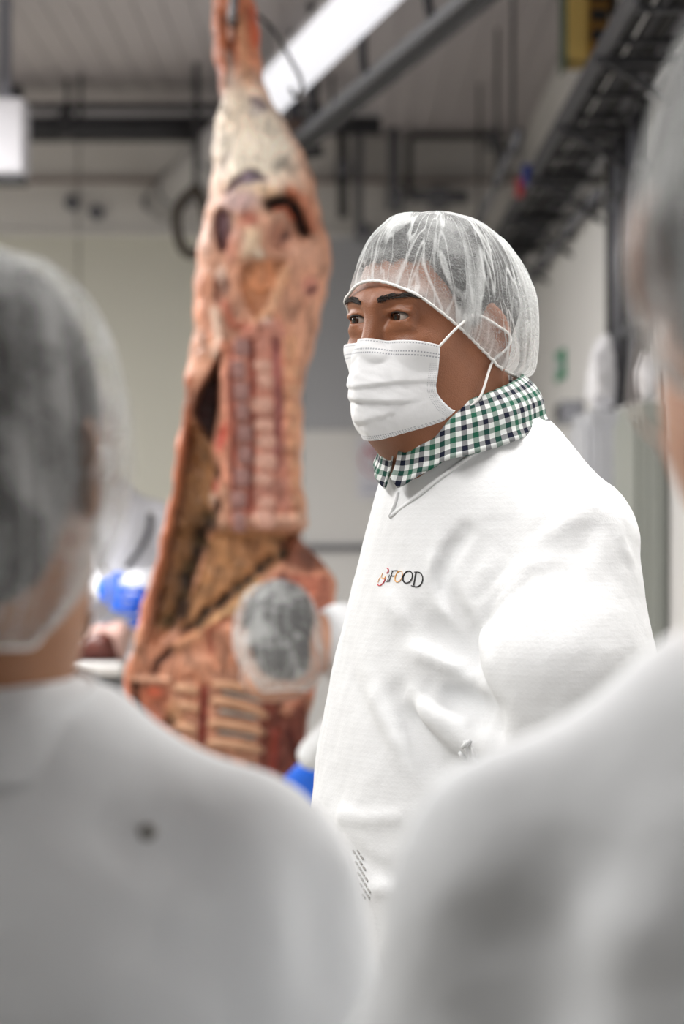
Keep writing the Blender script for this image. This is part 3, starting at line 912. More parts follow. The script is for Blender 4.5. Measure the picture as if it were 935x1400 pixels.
def man():
    pr = Person((0.160, 2.72), -55)
    root = pr.root
    tag(root, 'man in sharp focus in a white coat, hairnet and mask with a gingham collar', 'person')
    hw = np.array(((590 - 467.5) / FPX * 2.70, 2.70, CAMZ + (700 - 445) / FPX * 2.70))
    fr = Frame(pr.local(hw), 9, -2, 0, 0.985)
    neck = (0.0, -0.035, 1.55)
    def bodyf(p):
        d = head_sdf(fr.inv(p))
        return su(d, neck_sdf(p, fr, neck, 0.066), 0.03)
    c = fr.o
    v, q = nets(bodyf, (c[0] - 0.15, c[1] - 0.15, 1.42), (c[0] + 0.15, c[1] + 0.20, c[2] + 0.135), 0.0019)
    body = np_mesh('body', v, q, M['skin'], root); tag(body, 'brown skin of head and neck')
    make_eyes(body, fr, (-7, -2)); make_brows(body, fr)
    make_hair(root, fr, 0.003)
    make_net(root, fr, M['net'], seed=5, nphi=420, ns=70, puff=1.12)
    make_mask(root, fr)
    gingham_collar(root, (0.0, -0.035))
    # coat
    lv = [(0.40, .26, .23, .19), (0.70, .235, .215, .16), (0.95, .225, .21, .14), (1.10, .22, .20, .135), (1.25, .205, .172, .135), (1.38, .185, .146, .135), (1.47, .150, .122, .12), (1.53, .112, .124, .095), (1.57, .088, .110, .062), (1.63, .06, .085, .04)]
    la = ([(0.160, -0.002, 1.462), (0.192, -0.040, 1.33), (0.212, -0.045, 1.15), (0.205, -0.085, 0.95)], [0.068, 0.088, 0.080, 0.058])
    ra = ([(-0.135, 0.045, 1.44), (-0.178, 0.055, 1.33), (-0.205, 0.06, 1.15), (-0.205, 0.03, 0.95)], [0.062, 0.074, 0.070, 0.055])
    coat = Coat(lv, ((0.045, 0.005, 1.537), (0.145, 0.012, 1.480), 0.052, 0.060), [la, ra], ztop=1.605, k_arm=0.010)
    coat.far = (-0.125, 0.035, 1.462)
    def fold(pts, wd, ht, n=4):
        hs = pr.hits(coat.base, pts)
        hs = [h for h in hs if h is not None]
        if len(hs) > 1: coat_f.append((np.array(catmull(hs, n)) if len(hs) > 2 else hs, wd, ht, 0))
    coat_f = []
    # valley and welt that run down from the front of the shoulder to the armpit
    fold([(634, 728), (612, 762), (604, 800), (622, 838), (640, 862)], 0.0075, -0.034)
    fold([(598, 745), (592, 790), (606, 826), (634, 860)], 0.007, 0.005)
    fold([(690, 745), (668, 790), (645, 830)], 0.014, 0.006)
    fold([(745, 765), (690, 800), (650, 845)], 0.008, 0.005)
    fold([(730, 790), (690, 822), (655, 862)], 0.006, -0.004)
    # shaded hollow beside the chest below the armpit
    fold([(570, 850), (605, 868), (645, 900)], 0.013, -0.026)
    fold([(560, 888), (600, 903), (640, 920)], 0.008, 0.010)
    fold([(638, 846), (647, 885), (658, 930), (670, 975), (684, 1010)], 0.0065, -0.018)
    fold([(655, 850), (664, 890), (676, 940)], 0.010, 0.006)
    fold([(520, 800), (545, 840), (580, 862)], 0.012, 0.005)
    fold([(590, 946), (635, 962), (676, 974)], 0.012, -0.028)
    # the thick roll of cloth at the waist and the hollow below it
    fold([(562, 958), (600, 985), (640, 1012), (690, 1028)], 0.012, 0.028)
    fold([(540, 955), (566, 1000), (600, 1045), (640, 1062)], 0.014, -0.030)
    fold([(500, 930), (530, 985), (560, 1040)], 0.012, 0.009)
    fold([(470, 900), (500, 960), (520, 1010)], 0.018, -0.003)
    # shoulder seam and creases of the sleeve head
    fold([(765, 612), (790, 650), (805, 685), (826, 700), (860, 715)], 0.0035, 0.0028)
    fold([(800, 690), (770, 720), (730, 745)], 0.010, 0.005)
    fold([(815, 700), (800, 745), (770, 775)], 0.010, -0.004)
    fold([(845, 705), (850, 745), (870, 780)], 0.008, 0.004)
    fold([(880, 760), (890, 800), (885, 840)], 0.012, 0.006)
    # drag lines lower on the belly
    fold([(455, 1110), (500, 1120), (560, 1116)], 0.009, 0.005)
    fold([(470, 1150), (520, 1190), (560, 1200)], 0.010, -0.004)
    fold([(490, 1230), (520, 1215), (560, 1225)], 0.010, 0.004)
    fold([(440, 980), (450, 1040), (455, 1090)], 0.014, -0.003)
    coat.folds = coat_f
    coat.extra = lambda p: 0.0022 * vnoise(p, 16, 11) + 0.0010 * vnoise(p, 45, 12)
    v, q = nets(coat.f, (-0.42, -0.40, 0.38), (0.42, 0.30, 1.64), 0.0044)
    co = np_mesh('coat', v, q, M['coat'], root); tag(co, 'white long-sleeved work coat')
    # neckband of the coat: a V from the nape down to the chest
    nb = []
    pts = [(724, 572), (700, 587), (660, 612), (612, 645), (570, 678), (533, 706)]
    hs = pr.hits(coat.f, pts)
    tip = hs[-1]
    far = [pr.hit(coat.f, x, y) for x, y in ((540, 690), (545, 672))]
    mb = MB().tube(catmull(hs, 8), 0.0032, 8, flat=0.7); mb.tube(catmull([tip] + [h for h in far if h is not None], 6), 0.0032, 8, flat=0.7)
    mb.build('neckband', M['coat'], co, smooth=True)
    # stitched tie at the front and a knot at the waist roll
    kn = pr.hit(coat.f, 640, 1022)
    mb = MB()
    for a, b in (((632, 1022), (644, 1012)), ((636, 1012), (640, 1035)), ((646, 1022), (652, 1042)), ((628, 1028), (636, 1040))):
        p0, p1 = pr.hit(coat.f, *a), pr.hit(coat.f, *b); off = -pr.ray(640, 1022)[1] * 0.004
        mb.tube([p0, (p0 + p1) / 2 + off, p1], [0.002, 0.003, 0.0015], 6)
    mb.build('knot', M['coat'], co, smooth=True)
    mb = MB()
    st = pr.hits(coat.f, [(487 + k * 1.6 + s * 3 + (k % 2) * 3, 1165 + k * 7.5) for k in range(9) for s in (-1, 1)])
    for k in range(9):
        for s in (-1, 1):
            p0 = st[k * 2 + (s > 0)]
            off = -pr.ray(487, 1180)[1] * 0.001
            mb.tube([p0 + off + np.array((-.002, 0, .0015)), p0 + off + np.array((.002, 0, -.0015))], 0.0012, 5)
    mb.build('stitching', simple('grey_thread', lin(165, 163, 160), 0.8), co)
    # embroidered logo on the chest
    K = {'k': simple('black_thread', lin(26, 26, 30), 0.7), 'r': simple('red_thread', lin(214, 92, 96), 0.7), 'o': simple('orange_thread', lin(240, 182, 112), 0.7), 'g': simple('grey_thread_fine', lin(110, 112, 120), 0.7)}
    def ellp(cx, cy, rx, ry, tl, n=26):
        o = []
        for i in range(n + 1):
            a = 2 * PI * i / n; x = rx * math.cos(a); y = ry * math.sin(a)
            o.append((cx + x - y * tl, cy + y))
        return o
    strokes = [
        ('logo_mark', 'r', [(305, 208), (318, 222), (316, 248), (300, 262)], 9), ('logo_mark', 'r', [(200, 378), (215, 392), (242, 386), (270, 356), (284, 322)], 9),
        ('logo_mark', 'o', [(256, 262), (244, 292), (250, 316), (272, 318), (290, 300)], 6), ('logo_mark', 'o', [(232, 300), (214, 336), (206, 362)], 5),
        ('logo_letter', 'g', [(330, 276), (306, 346)], 5), ('logo_letter', 'k', [(290, 347), (332, 349)], 6),
        ('logo_letter', 'k', [(362, 240), (324, 346)], 7), ('logo_letter', 'k', [(350, 236), (416, 234), (410, 252)], 7), ('logo_letter', 'k', [(350, 292), (388, 290)], 6),
        ('logo_letter', 'o', ellp(428, 298, 36, 60, 0.28), 7), ('logo_letter', 'k', ellp(523, 303, 48, 64, 0.22), 9),
        ('logo_letter', 'k', [(610, 250), (586, 392)], 9), ('logo_letter', 'k', [(594, 250), (640, 250), (672, 276), (684, 322), (668, 376), (632, 404), (592, 404), (562, 394)], 9)]
    off = -pr.ray(548, 790)[1] * 0.0009
    for nm, c_, pl, wd in strokes:
        pts = [h + off for h in pr.hits(coat.f, [(490 + x / 7.79, 750 + y / 7.79) for x, y in pl])]
        pts = catmull(pts, 4) if len(pts) < 12 else pts
        MB().tube(pts, wd / 7.79 / FPX * 2.6, 6, flat=0.6).build(nm, K[c_], co, smooth=True)
    make_hand(root, np.array((0.207, -0.09, 0.90)), 1, M['skin'], h=0.005)
    make_hand(root, np.array((-0.213, 0.015, 0.90)), -1, M['skin'], h=0.005)
    legs_and_boots(root, 0.12, 0.7)
man()

# ------------------------------------------------------------------ people close to the camera, seen from behind
def bystander(loc, yaw, head_px, head_Y, head_yaw, head_pitch, label, lv, sh, arms, ztop, neck, skin, seed, extra_folds=(), h=0.010, puff=1.0, sag=1.0, heads=1.0, coat_m='coat_plain', hands=True, drop=0.0, low=0.0, neck_r=0.058, wide=0.092):
    pr = Person(loc, yaw); root = pr.root; tag(root, label, 'person')
    hw = np.array(P(head_px[0], head_px[1], head_Y))
    fr = Frame(pr.local(hw), head_yaw, head_pitch, 0, heads)
    def bodyf(p): return su(head_sdf(fr.inv(p)), neck_sdf(p, fr, neck, neck_r), 0.03)
    c = fr.o
    v, q = nets(bodyf, (c[0] - 0.16, c[1] - 0.17, min(neck[2] - 0.14, c[2] - 0.25)), (c[0] + 0.16, c[1] + 0.20, c[2] + 0.15), 0.0045)
    body = np_mesh('body', v, q, skin, root)
    make_eyes(body, fr)
    make_hair(root, fr, 0.006, low)
    make_net(root, fr, M['net2'], seed=seed, nphi=200, ns=40, puff=puff, sag=sag, drop=drop, low=low, wide=wide)
    make_mask(root, fr, seed, True, 40, 36)
    coat = Coat(lv, sh, arms, ztop=ztop, k_arm=0.03)
    coat.extra = lambda p: 0.004 * vnoise(p, 9, seed) + 0.0016 * vnoise(p, 28, seed + 1)
    for pts, wd, ht in extra_folds:
        hs = [q_ for q_ in pr.hits(coat.base, pts, 0.6, 2.6) if q_ is not None]
        if len(hs) > 1: coat.folds.append((np.array(catmull(hs, 4)) if len(hs) > 2 else np.array(hs), wd, ht, 0))
    v, q = nets(coat.f, (-0.44, -0.44, 0.36), (0.44, 0.34, ztop + 0.05), h)
    co = np_mesh('coat', v, q, M[coat_m], root); tag(co, 'plain white work coat')
    if hands:
        for (pts, rs), s in zip(arms, (1, -1)):
            make_hand(root, np.array(pts[-1]) + np.array((0, 0, -0.05)), s, skin, h=0.007)
    legs_and_boots(root, 0.11, 0.68)
    return pr, co, coat

def coat_collar(parent, cen, z, a, b, hgt=0.045):
    """stand-up collar band of a coat"""
    V, F = [], []; n = 60
    for i in range(n):
        ph = 2 * PI * i / n; s, c = math.sin(ph), math.cos(ph)
        for k, (dr, dz) in enumerate(((0.012, -0.012), (0.006, 0.3 * hgt), (0.0, hgt), (-0.004, hgt), (-0.006, 0))):
            V.append((cen[0] + (a + dr) * s, cen[1] - (b + dr) * c, z + dz + 0.012 * -c * -1))
    for i in range(n):
        for k in range(4):
            j = (i + 1) % n; F.append((i * 5 + k, j * 5 + k, j * 5 + k + 1, i * 5 + k + 1))
    return mesh('coat_collar', V, F, M['coat_plain'], parent)

def left_bystander():
    Y = 1.5
    c = P(-2, 0, Y)
    lv = [(0.40, .26, .19, .20), (0.90, .23, .17, .15), (1.10, .22, .155, .145), (1.22, .205, .13, .135), (1.29, .17, .115, .12), (1.345, .095, .09, .095), (1.42, .062, .066, .07)]
    la = ([(0.172, 0.0, 1.262), (0.190, 0.0, 1.15), (0.198, 0.01, 1.00), (0.18, -0.05, 0.82)], [0.055, 0.062, 0.058, 0.048])
    ra = ([(-q[0], q[1], q[2]) for q in la[0]], la[1])
    pr, co, coat = bystander((c.x, Y), 172, (-42, 622), Y, 2, 4, 'person seen from behind beside the hanging carcass, dark hair under a hairnet', lv,
        ((0.045, 0.0, 1.316), (0.155, 0.0, 1.298), 0.042, 0.046), [la, ra], 1.40, (0, 0.02, 1.375), M['skin_tan'], 21,
        [([(60, 1080), (130, 1120), (190, 1137), (260, 1150)], 0.02, -0.006), ([(230, 1180), (300, 1120), (360, 1080)], 0.03, 0.008), ([(420, 1140), (445, 1260), (455, 1390)], 0.016, -0.014),
         ([(250, 1200), (230, 1300), (240, 1390)], 0.03, -0.014), ([(130, 1000), (190, 1060), (210, 1130)], 0.025, -0.006)], drop=0.068, sag=0.4, puff=0.97, low=0.06, neck_r=0.042, wide=0.106)
    coat_collar(co, (-0.004, 0.02), 1.365, 0.062, 0.068, 0.028)
    p = pr.hits(coat.f, [(203, 1137)], 0.8, 2.4)[0]
    if p is not None:
        MB().tube([p + np.array((0, -0.002, 0)), p + np.array((0, 0.004, 0))], 0.005, 14).build('back_button', simple('dark_button', lin(150, 148, 144), 0.5), co)
left_bystander()

def right_bystander():
    Y = 1.2
    c = P(1168, 0, Y)
    dz = -0.035
    lv = [(0.40, .26, .20, .20), (0.90, .235, .18, .16), (1.10 + dz, .225, .165, .155), (1.28 + dz, .205, .14, .145), (1.37 + dz, .165, .12, .125), (1.43 + dz, .11, .095, .10), (1.50 + dz, .075, .075, .08)]
    la = ([(0.165, 0.0, 1.335 + dz), (0.195, 0.0, 1.22 + dz), (0.21, 0.01, 1.05 + dz), (0.19, -0.08, 0.88)], [0.06, 0.07, 0.064, 0.05])
    ra = ([(-q[0], q[1], q[2]) for q in la[0]], la[1])
    pr, co, coat = bystander((c.x, Y), 175, (1108, 320), Y, 0, 3, 'person at the frame edge seen from behind, broad white coated shoulder', lv,
        ((0.045, 0.0, 1.392 + dz), (0.165, 0.0, 1.362 + dz), 0.045, 0.052), [la, ra], 1.475 + dz, (0, 0.02, 1.46 + dz), M['skin_pale'], 33,
        [([(640, 1160), (680, 1260), (730, 1390)], 0.03, -0.022), ([(935, 1180), (860, 1290), (800, 1390)], 0.022, 0.012), ([(850, 1080), (800, 1180), (770, 1280)], 0.03, -0.010)],
        puff=1.1, drop=0.03, sag=1.6, low=0.03)
    coat_collar(co, (0, 0.02), 1.425 + dz, 0.078, 0.082, 0.04)
right_bystander()

# ------------------------------------------------------------------ the hanging side of beef
def carcass_mat():
    m, nt, b = newmat('raw_beef_and_fat')
    at = N(nt, 'ShaderNodeAttribute'); at.attribute_name = 'Col'
    tc = N(nt, 'ShaderNodeTexCoord')
    n1 = N(nt, 'ShaderNodeTexNoise'); n1.inputs['Scale'].default_value = 22; n1.inputs['Detail'].default_value = 6; n1.inputs['Distortion'].default_value = 1.0
    mp = N(nt, 'ShaderNodeMapping'); mp.inputs['Scale'].default_value = (1.6, 1, 0.7)
    nt.links.new(tc.outputs['Object'], mp.inputs[0]); nt.links.new(mp.outputs[0], n1.inputs['Vector'])
    rp = N(nt, 'ShaderNodeMapRange'); rp.inputs[1].default_value = 0.3; rp.inputs[2].default_value = 0.7; rp.inputs[3].default_value = 0.48; rp.inputs[4].default_value = 1.38
    nt.links.new(n1.outputs['Fac'], rp.inputs[0])
    mx = N(nt, 'ShaderNodeVectorMath', operation='SCALE'); nt.links.new(at.outputs['Color'], mx.inputs[0]); nt.links.new(rp.outputs[0], mx.inputs['Scale'])
    # streaks of red meat and pale fat
    n2 = N(nt, 'ShaderNodeTexNoise'); n2.inputs['Scale'].default_value = 40; n2.inputs['Detail'].default_value = 5; n2.inputs['Distortion'].default_value = 2.0
    nt.links.new(mp.outputs[0], n2.inputs['Vector'])
    r2 = N(nt, 'ShaderNodeMapRange'); r2.inputs[1].default_value = 0.56; r2.inputs[2].default_value = 0.7; r2.inputs[3].default_value = 0; r2.inputs[4].default_value = 0.55
    nt.links.new(n2.outputs['Fac'], r2.inputs[0])
    m2 = N(nt, 'ShaderNodeMix', data_type='RGBA', blend_type='MULTIPLY'); m2.inputs[7].default_value = (0.66, 0.42, 0.36, 1)
    nt.links.new(r2.outputs[0], m2.inputs[0]); nt.links.new(mx.outputs[0], m2.inputs[6])
    nt.links.new(m2.outputs[2], b.inputs['Base Color'])
    b.inputs['Roughness'].default_value = 0.42; b.inputs['Specular IOR Level'].default_value = 0.45
    bp = N(nt, 'ShaderNodeBump'); bp.inputs['Strength'].default_value = 0.45; bp.inputs['Distance'].default_value = 0.02
    nt.links.new(n2.outputs['Fac'], bp.inputs['Height']); nt.links.new(bp.outputs[0], b.inputs['Normal'])
    return m
M['beef'] = carcass_mat()

def seg_dist(X, Y, poly):
    best = np.full(X.shape, 1e9)
    for i in range(len(poly) - 1):
        ax, ay = poly[i]; bx, by = poly[i + 1]; dx, dy = bx - ax, by - ay
        t = np.clip(((X - ax) * dx + (Y - ay) * dy) / (dx * dx + dy * dy + 1e-9), 0, 1)
        best = np.minimum(best, np.hypot(X - ax - t * dx, Y - ay - t * dy))
    return best
def in_poly(X, Y, poly):
    ins = np.zeros(X.shape, bool); n = len(poly)
    for i in range(n):
        x0, y0 = poly[i]; x1, y1 = poly[(i + 1) % n]
        c = ((y0 > Y) != (y1 > Y)) & (X < (x1 - x0) * (Y - y0) / (y1 - y0 + 1e-9) + x0); ins ^= c
    return ins

def carcass():
    Y0 = 5.5; S = FPX / Y0                     # pixels per metre there
    base = P(310, 1350, Y0)
    root = empty('beef_carcass', (base.x, Y0, base.z))
    tag(root, 'side of beef hanging from a hook, cut face with spine and ribs showing', 'carcass')
    # outline (row, left, right) of the side, head end down
    OUT = [(-12, 296, 340), (0, 289, 346), (15, 288, 350), (40, 289, 357), (70, 293, 357), (110, 299, 358), (135, 300, 368), (160, 297, 388), (200, 292, 410), (250, 287, 430), (300, 282, 443), (325, 272, 448), (350, 267, 452), (400, 267, 449), (440, 264, 437), (480, 260, 426), (540, 252, 414), (600, 244, 412), (660, 235, 415),
           (700, 228, 419), (722, 224, 420), (730, 222, 406), (745, 218, 418), (760, 214, 434), (776, 209, 450), (790, 205, 460), (830, 195, 456), (850, 189, 444), (900, 176, 438), (920, 171, 436), (960, 169, 426), (1000, 170, 420), (1060, 180, 418), (1140, 205, 412), (1220, 240, 400), (1300, 275, 385), (1345, 300, 365)]
    o = np.array(OUT, float)
    nr, ncol = 470, 130
    rows = np.linspace(-12, 1345, nr)
    sm = lambda a: np.convolve(np.pad(np.interp(rows, o[:, 0], a), 2, mode='edge'), np.ones(5) / 5, 'valid')
    L, Rr = sm(o[:, 1]), sm(o[:, 2])
    L = L + 2.0 * np.sin(rows / 17.0) + 1.2 * np.sin(rows / 7.0); Rr = Rr + 2.0 * np.sin(rows / 19.0 + 2) + 1.0 * np.sin(rows / 6.3)
    Bf = np.interp(rows, [-12, 60, 130, 230, 330, 450, 600, 715, 735, 900, 1100, 1345], [.04, .045, .06, .12, .12, .085, .07, .065, .03, .03, .05, .04])
    Bb = np.interp(rows, [-12, 60, 130, 230, 330, 450, 600, 715, 735, 900, 1100, 1345], [.04, .045, .06, .14, .16, .13, .12, .13, .15, .17, .15, .05])
    U = np.linspace(0, 1, ncol)
    PX = L[:, None] + (Rr - L)[:, None] * U[None]; PY = np.repeat(rows[:, None], ncol, 1)
    prof = np.sqrt(np.clip(1 - (2 * U - 1) ** 2, 0, 1))[None] ** 0.8
    yf = -Bf[:, None] * prof; yb = Bb[:, None] * prof
    # colours by region, all in the beef's own frame
    col = np.zeros((nr, ncol, 3))
    def setc(rgb, wgt):
        w_ = np.clip(wgt, 0, 1)[..., None]; col[:] = col * (1 - w_) + np.array(lin(*rgb)[:3]) * w_
    def soft(a, b, x): return np.clip((x - a) / (b - a), 0, 1)
    setc((210, 154, 126), np.ones((nr, ncol)))
    setc((206, 128, 92), 1 - soft(90, 150, PY))                                   # shank
    setc((255, 243, 224), 1.25 * np.exp(-((PX - 350) / 62) ** 2 - ((PY - 205) / 62) ** 2) * 1.3)      # pale fat of the round
    setc((252, 234, 212), 1.2 * np.exp(-((PX - 320) / 40) ** 2 - ((PY - 160) / 40) ** 2))
    setc((220, 160, 128), soft(20, 0, Rr[:, None] - PX) * soft(140, 200, PY) * 0.8)
    disp = np.zeros((nr, ncol))                                                   # + = towards the camera
    def blob(cx, cy, rx, ry, rgb, k, dz, ang=0.0, hard=2.0):
        a = R(ang); dx, dy = PX - cx, PY - cy
        e = ((dx * math.cos(a) + dy * math.sin(a)) / rx) ** 2 + ((-dx * math.sin(a) + dy * math.cos(a)) / ry) ** 2
        g = np.exp(-e ** hard)
        if rgb is not None: setc(rgb, g * k)
        disp[:] += dz * np.exp(-e)
    def stroke(poly, wd, rgb, k, dz, hard=2):
        e = (seg_dist(PX, PY, poly) / wd) ** 2
        if rgb is not None: setc(rgb, np.exp(-e ** hard) * k)
        disp[:] += dz * np.exp(-e)
    def patch(poly, rgb, k, dz, edge=6):
        d = seg_dist(PX, PY, poly + [poly[0]]); i = in_poly(PX, PY, poly); sd = np.where(i, d, -d)
        w_ = soft(-edge / 2, edge / 2, sd); setc(rgb, w_ * k); disp[:] += dz * w_
    # shank
    stroke([(317, 20), (318, 60), (313, 120)], 6, (120, 60, 40), 0.7, -0.012)
    stroke([(312, 80), (316, 118)], 6, (214, 200, 190), 0.6, 0.004)
    stroke([(346, 20), (352, 60)], 9, (190, 82, 48), 0.8, 0.006)
    stroke([(298, 25), (300, 60), (305, 100)], 8, (206, 120, 82), 0.8, 0.010)
    stroke([(300, 90), (304, 135)], 4, (150, 66, 48), 0.7, -0.004)
    stroke([(330, 30), (334, 80), (340, 120)], 6, (226, 170, 130), 0.6, 0.006)
    # round: purple bruises and folds
    blob(355, 148, 16, 8, (92, 72, 88), 0.9, -0.006, 35); blob(352, 158, 12, 10, (214, 206, 204), 0.6, 0)
    blob(311, 225, 6, 16, (168, 150, 142), 0.7, -0.004, 30); blob(384, 235, 10, 6, (160, 150, 140), 0.7, -0.003)
    patch([(308, 272), (322, 254), (340, 240), (352, 242), (372, 256), (352, 258), (330, 262), (316, 274)], (84, 58, 84), 0.9, -0.010)
    blob(343, 252, 9, 8, (160, 142, 160), 0.8, 0.004)
    blob(330, 285, 26, 15, (216, 182, 180), 0.9, 0.010); blob(370, 272, 22, 8, (230, 196, 160), 0.8, 0.010, 15)
    patch([(296, 300), (306, 290), (316, 298), (320, 325), (312, 350), (302, 348), (297, 325)], (92, 58, 70), 0.95, -0.022)
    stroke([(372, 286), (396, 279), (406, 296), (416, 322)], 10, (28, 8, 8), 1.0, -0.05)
    stroke([(378, 294), (392, 292), (400, 305)], 4, (190, 92, 58), 0.9, 0.01)
    stroke([(398, 268), (418, 282), (430, 318)], 8, (206, 128, 96), 0.8, 0.010)
    blob(345, 335, 14, 22, (232, 206, 176), 0.9, 0.014); blob(356, 356, 8, 10, (240, 220, 196), 0.9, 0.010); blob(338, 352, 8, 10, (236, 208, 180), 0.8, 0.008)
    blob(343, 308, 14, 12, (168, 86, 70), 0.8, -0.006); blob(385, 330, 20, 24, (150, 100, 82), 0.85, -0.016); blob(391, 330, 6, 10, (80, 50, 48), 0.8, -0.006, 40)
    blob(282, 335, 14, 22, (232, 190, 172), 0.9, 0.016); blob(318, 345, 7, 24, (214, 148, 128), 0.8, 0.010); blob(330, 330, 7, 26, (206, 150, 130), 0.8, 0.006)
    patch([(332, 372), (352, 362), (392, 364), (394, 392), (376, 425), (352, 440), (338, 420), (330, 395)], (198, 132, 92), 0.95, -0.016)
    stroke([(392, 375), (372, 425), (352, 448)], 7, (228, 176, 140), 0.9, 0.018)
    blob(418, 352, 24, 22, (226, 172, 146), 0.8, 0.014); blob(425, 396, 12, 14, (206, 130, 118), 0.7, -0.004); blob(427, 400, 10, 4, (74, 46, 52), 0.9, -0.014, -35)
    blob(305, 385, 9, 16, (236, 208, 190), 0.8, 0.010); blob(300, 402, 7, 22, (120, 60, 42), 0.8, -0.012); blob(312, 395, 5, 14, (96, 50, 44), 0.8, -0.012)
    stroke([(275, 390), (277, 430), (290, 460)], 8, (220, 150, 122), 0.6, 0.010); stroke([(296, 430), (302, 470), (298, 488)], 7, (236, 210, 190), 0.8, 0.012)
    stroke([(310, 420), (320, 448), (340, 452)], 7, (190, 96, 74), 0.7, 0.006); blob(368, 446, 9, 7, (238, 222, 210), 0.9, 0.010)
    # loin: flesh either side of the spine
    patch([(318, 470), (350, 446), (385, 440), (398, 470), (404, 560), (410, 640), (414, 716), (318, 718), (312, 620), (308, 520)], (204, 134, 118), 0.75, 0.016)
    stroke([(306, 474), (305, 530), (312, 600), (308, 660)], 6, (222, 150, 122), 0.8, 0.016)
    stroke([(346, 470), (347, 560), (346, 640), (342, 712)], 4, (150, 66, 54), 0.8, -0.010)
    stroke([(318, 480), (320, 560), (322, 640), (320, 712)], 3, (150, 70, 58), 0.7, -0.008)
    stroke([(378, 470), (382, 560), (378, 640)], 5, (160, 96, 100), 0.8, -0.010)
    stroke([(398, 470), (400, 560), (404, 640), (410, 712)], 10, (224, 166, 126), 0.8, 0.010)
    for k in range(9): stroke([(384, 500 + k * 25), (408, 497 + k * 25)], 3, (196, 120, 92), 0.5, -0.006)
    patch([(322, 706), (416, 700), (422, 722), (322, 724)], (226, 182, 158), 0.7, 0.02)
    # red bits and dark holes left of the spine
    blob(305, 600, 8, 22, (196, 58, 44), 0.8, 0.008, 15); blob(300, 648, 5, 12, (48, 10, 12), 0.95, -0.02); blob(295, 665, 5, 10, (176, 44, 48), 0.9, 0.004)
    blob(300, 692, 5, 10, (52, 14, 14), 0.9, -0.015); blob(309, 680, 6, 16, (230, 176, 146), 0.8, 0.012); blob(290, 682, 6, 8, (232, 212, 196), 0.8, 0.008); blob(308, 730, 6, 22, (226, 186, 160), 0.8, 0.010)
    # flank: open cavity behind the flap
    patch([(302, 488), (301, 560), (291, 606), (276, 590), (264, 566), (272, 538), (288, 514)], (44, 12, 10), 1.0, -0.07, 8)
    patch([(262, 572), (290, 606), (296, 650), (286, 715), (262, 800), (228, 866), (206, 880), (216, 800), (236, 715), (250, 630)], (132, 92, 50), 0.9, -0.035, 10)
    stroke([(262, 585), (266, 640)], 8, (112, 66, 26), 0.7, 0); stroke([(252, 640), (240, 720), (222, 800)], 7, (176, 128, 86), 0.6, 0.006)
    stroke([(258, 520), (250, 590), (238, 670), (220, 760), (196, 850), (178, 915)], 8, (206, 124, 90), 0.9, 0.020)
    stroke([(262, 590), (256, 640), (246, 700), (232, 770), (212, 850)], 3.5, (96, 44, 26), 0.8, -0.006)
    # chest wall: tan membrane, chains of dark blotches, cream strip
    patch([(316, 724), (404, 730), (392, 760), (330, 812), (262, 866), (244, 856), (272, 790), (290, 730)], (182, 132, 88), 0.95, -0.020, 8)
    patch([(398, 728), (424, 748), (452, 776), (420, 782), (388, 770), (380, 745)], (120, 66, 46), 0.9, -0.004)
    rng = random.Random(5)
    for k in range(13):
        t = k / 12; x = 288 - 52 * t + rng.uniform(-6, 6); y = 706 + 144 * t
        blob(x, y, rng.uniform(9, 14), rng.uniform(8, 12), (46, 36, 30) if k % 3 else (84, 66, 40), 0.95, -0.014, 20)
    for k in range(10):
        t = k / 9; x = 384 - 128 * t + rng.uniform(-3, 3); y = 756 + 106 * t + rng.uniform(-3, 3)
        blob(x, y, rng.uniform(9, 13), rng.uniform(7, 10), (36, 32, 30) if k % 4 else (76, 62, 46), 0.97, -0.014, -42)
    stroke([(352, 798), (318, 832), (270, 868), (238, 886)], 7, (222, 178, 128), 0.9, 0.014)
    blob(308, 742, 16, 20, (176, 128, 88), 0.7, 0.004); blob(345, 755, 26, 16, (172, 118, 78), 0.6, 0.004)
    # right-hand cut meat
    patch([(372, 784), (450, 782), (456, 830), (436, 852), (400, 828), (376, 812)], (212, 138, 112), 0.9, 0.010)
    stroke([(388, 788), (390, 812)], 7, (96, 28, 24), 0.9, -0.010); stroke([(404, 788), (403, 815)], 4, (170, 66, 50), 0.7, -0.006)
    for k in range(4): stroke([(412, 792 + 12 * k), (450, 796 + 12 * k)], 3, (176, 84, 66), 0.6, -0.008)
    # fore end
    patch([(186, 850), (240, 868), (300, 850), (352, 822), (330, 900), (280, 925), (178, 925)], (206, 140, 108), 0.7, 0.006)
    blob(190, 878, 10, 24, (216, 158, 126), 0.8, 0.008); stroke([(236, 888), (216, 905), (212, 918)], 6, (62, 32, 30), 0.9, -0.014)
    stroke([(290, 890), (286, 860), (310, 845)], 5, (170, 82, 58), 0.7, -0.006); blob(266, 905, 22, 12, (218, 160, 130), 0.8, 0.008)
    stroke([(184, 928), (232, 928)], 5, (232, 178, 148), 0.95, 0.020); stroke([(172, 930), (180, 985)], 6, (202, 110, 78), 0.8, 0.010)
    stroke([(186, 935), (190, 985)], 5, (64, 26, 20), 0.9, -0.020); patch([(192, 936), (232, 936), (240, 1000), (192, 992)], (160, 84, 58), 0.8, -0.006)
    blob(212, 944, 12, 8, (198, 92, 64), 0.8, 0.008); blob(240, 975, 14, 22, (176, 130, 92), 0.8, 0.0); blob(234, 985, 7, 9, (84, 70, 60), 0.7, -0.01)
    stroke([(280, 935), (278, 1010)], 7, (138, 44, 32), 0.95, -0.006); stroke([(272, 930), (286, 930)], 7, (214, 150, 116), 0.7, 0.004)
    patch([(362, 925), (420, 900), (418, 1075), (350, 1075)], (128, 50, 38), 0.85, -0.004)
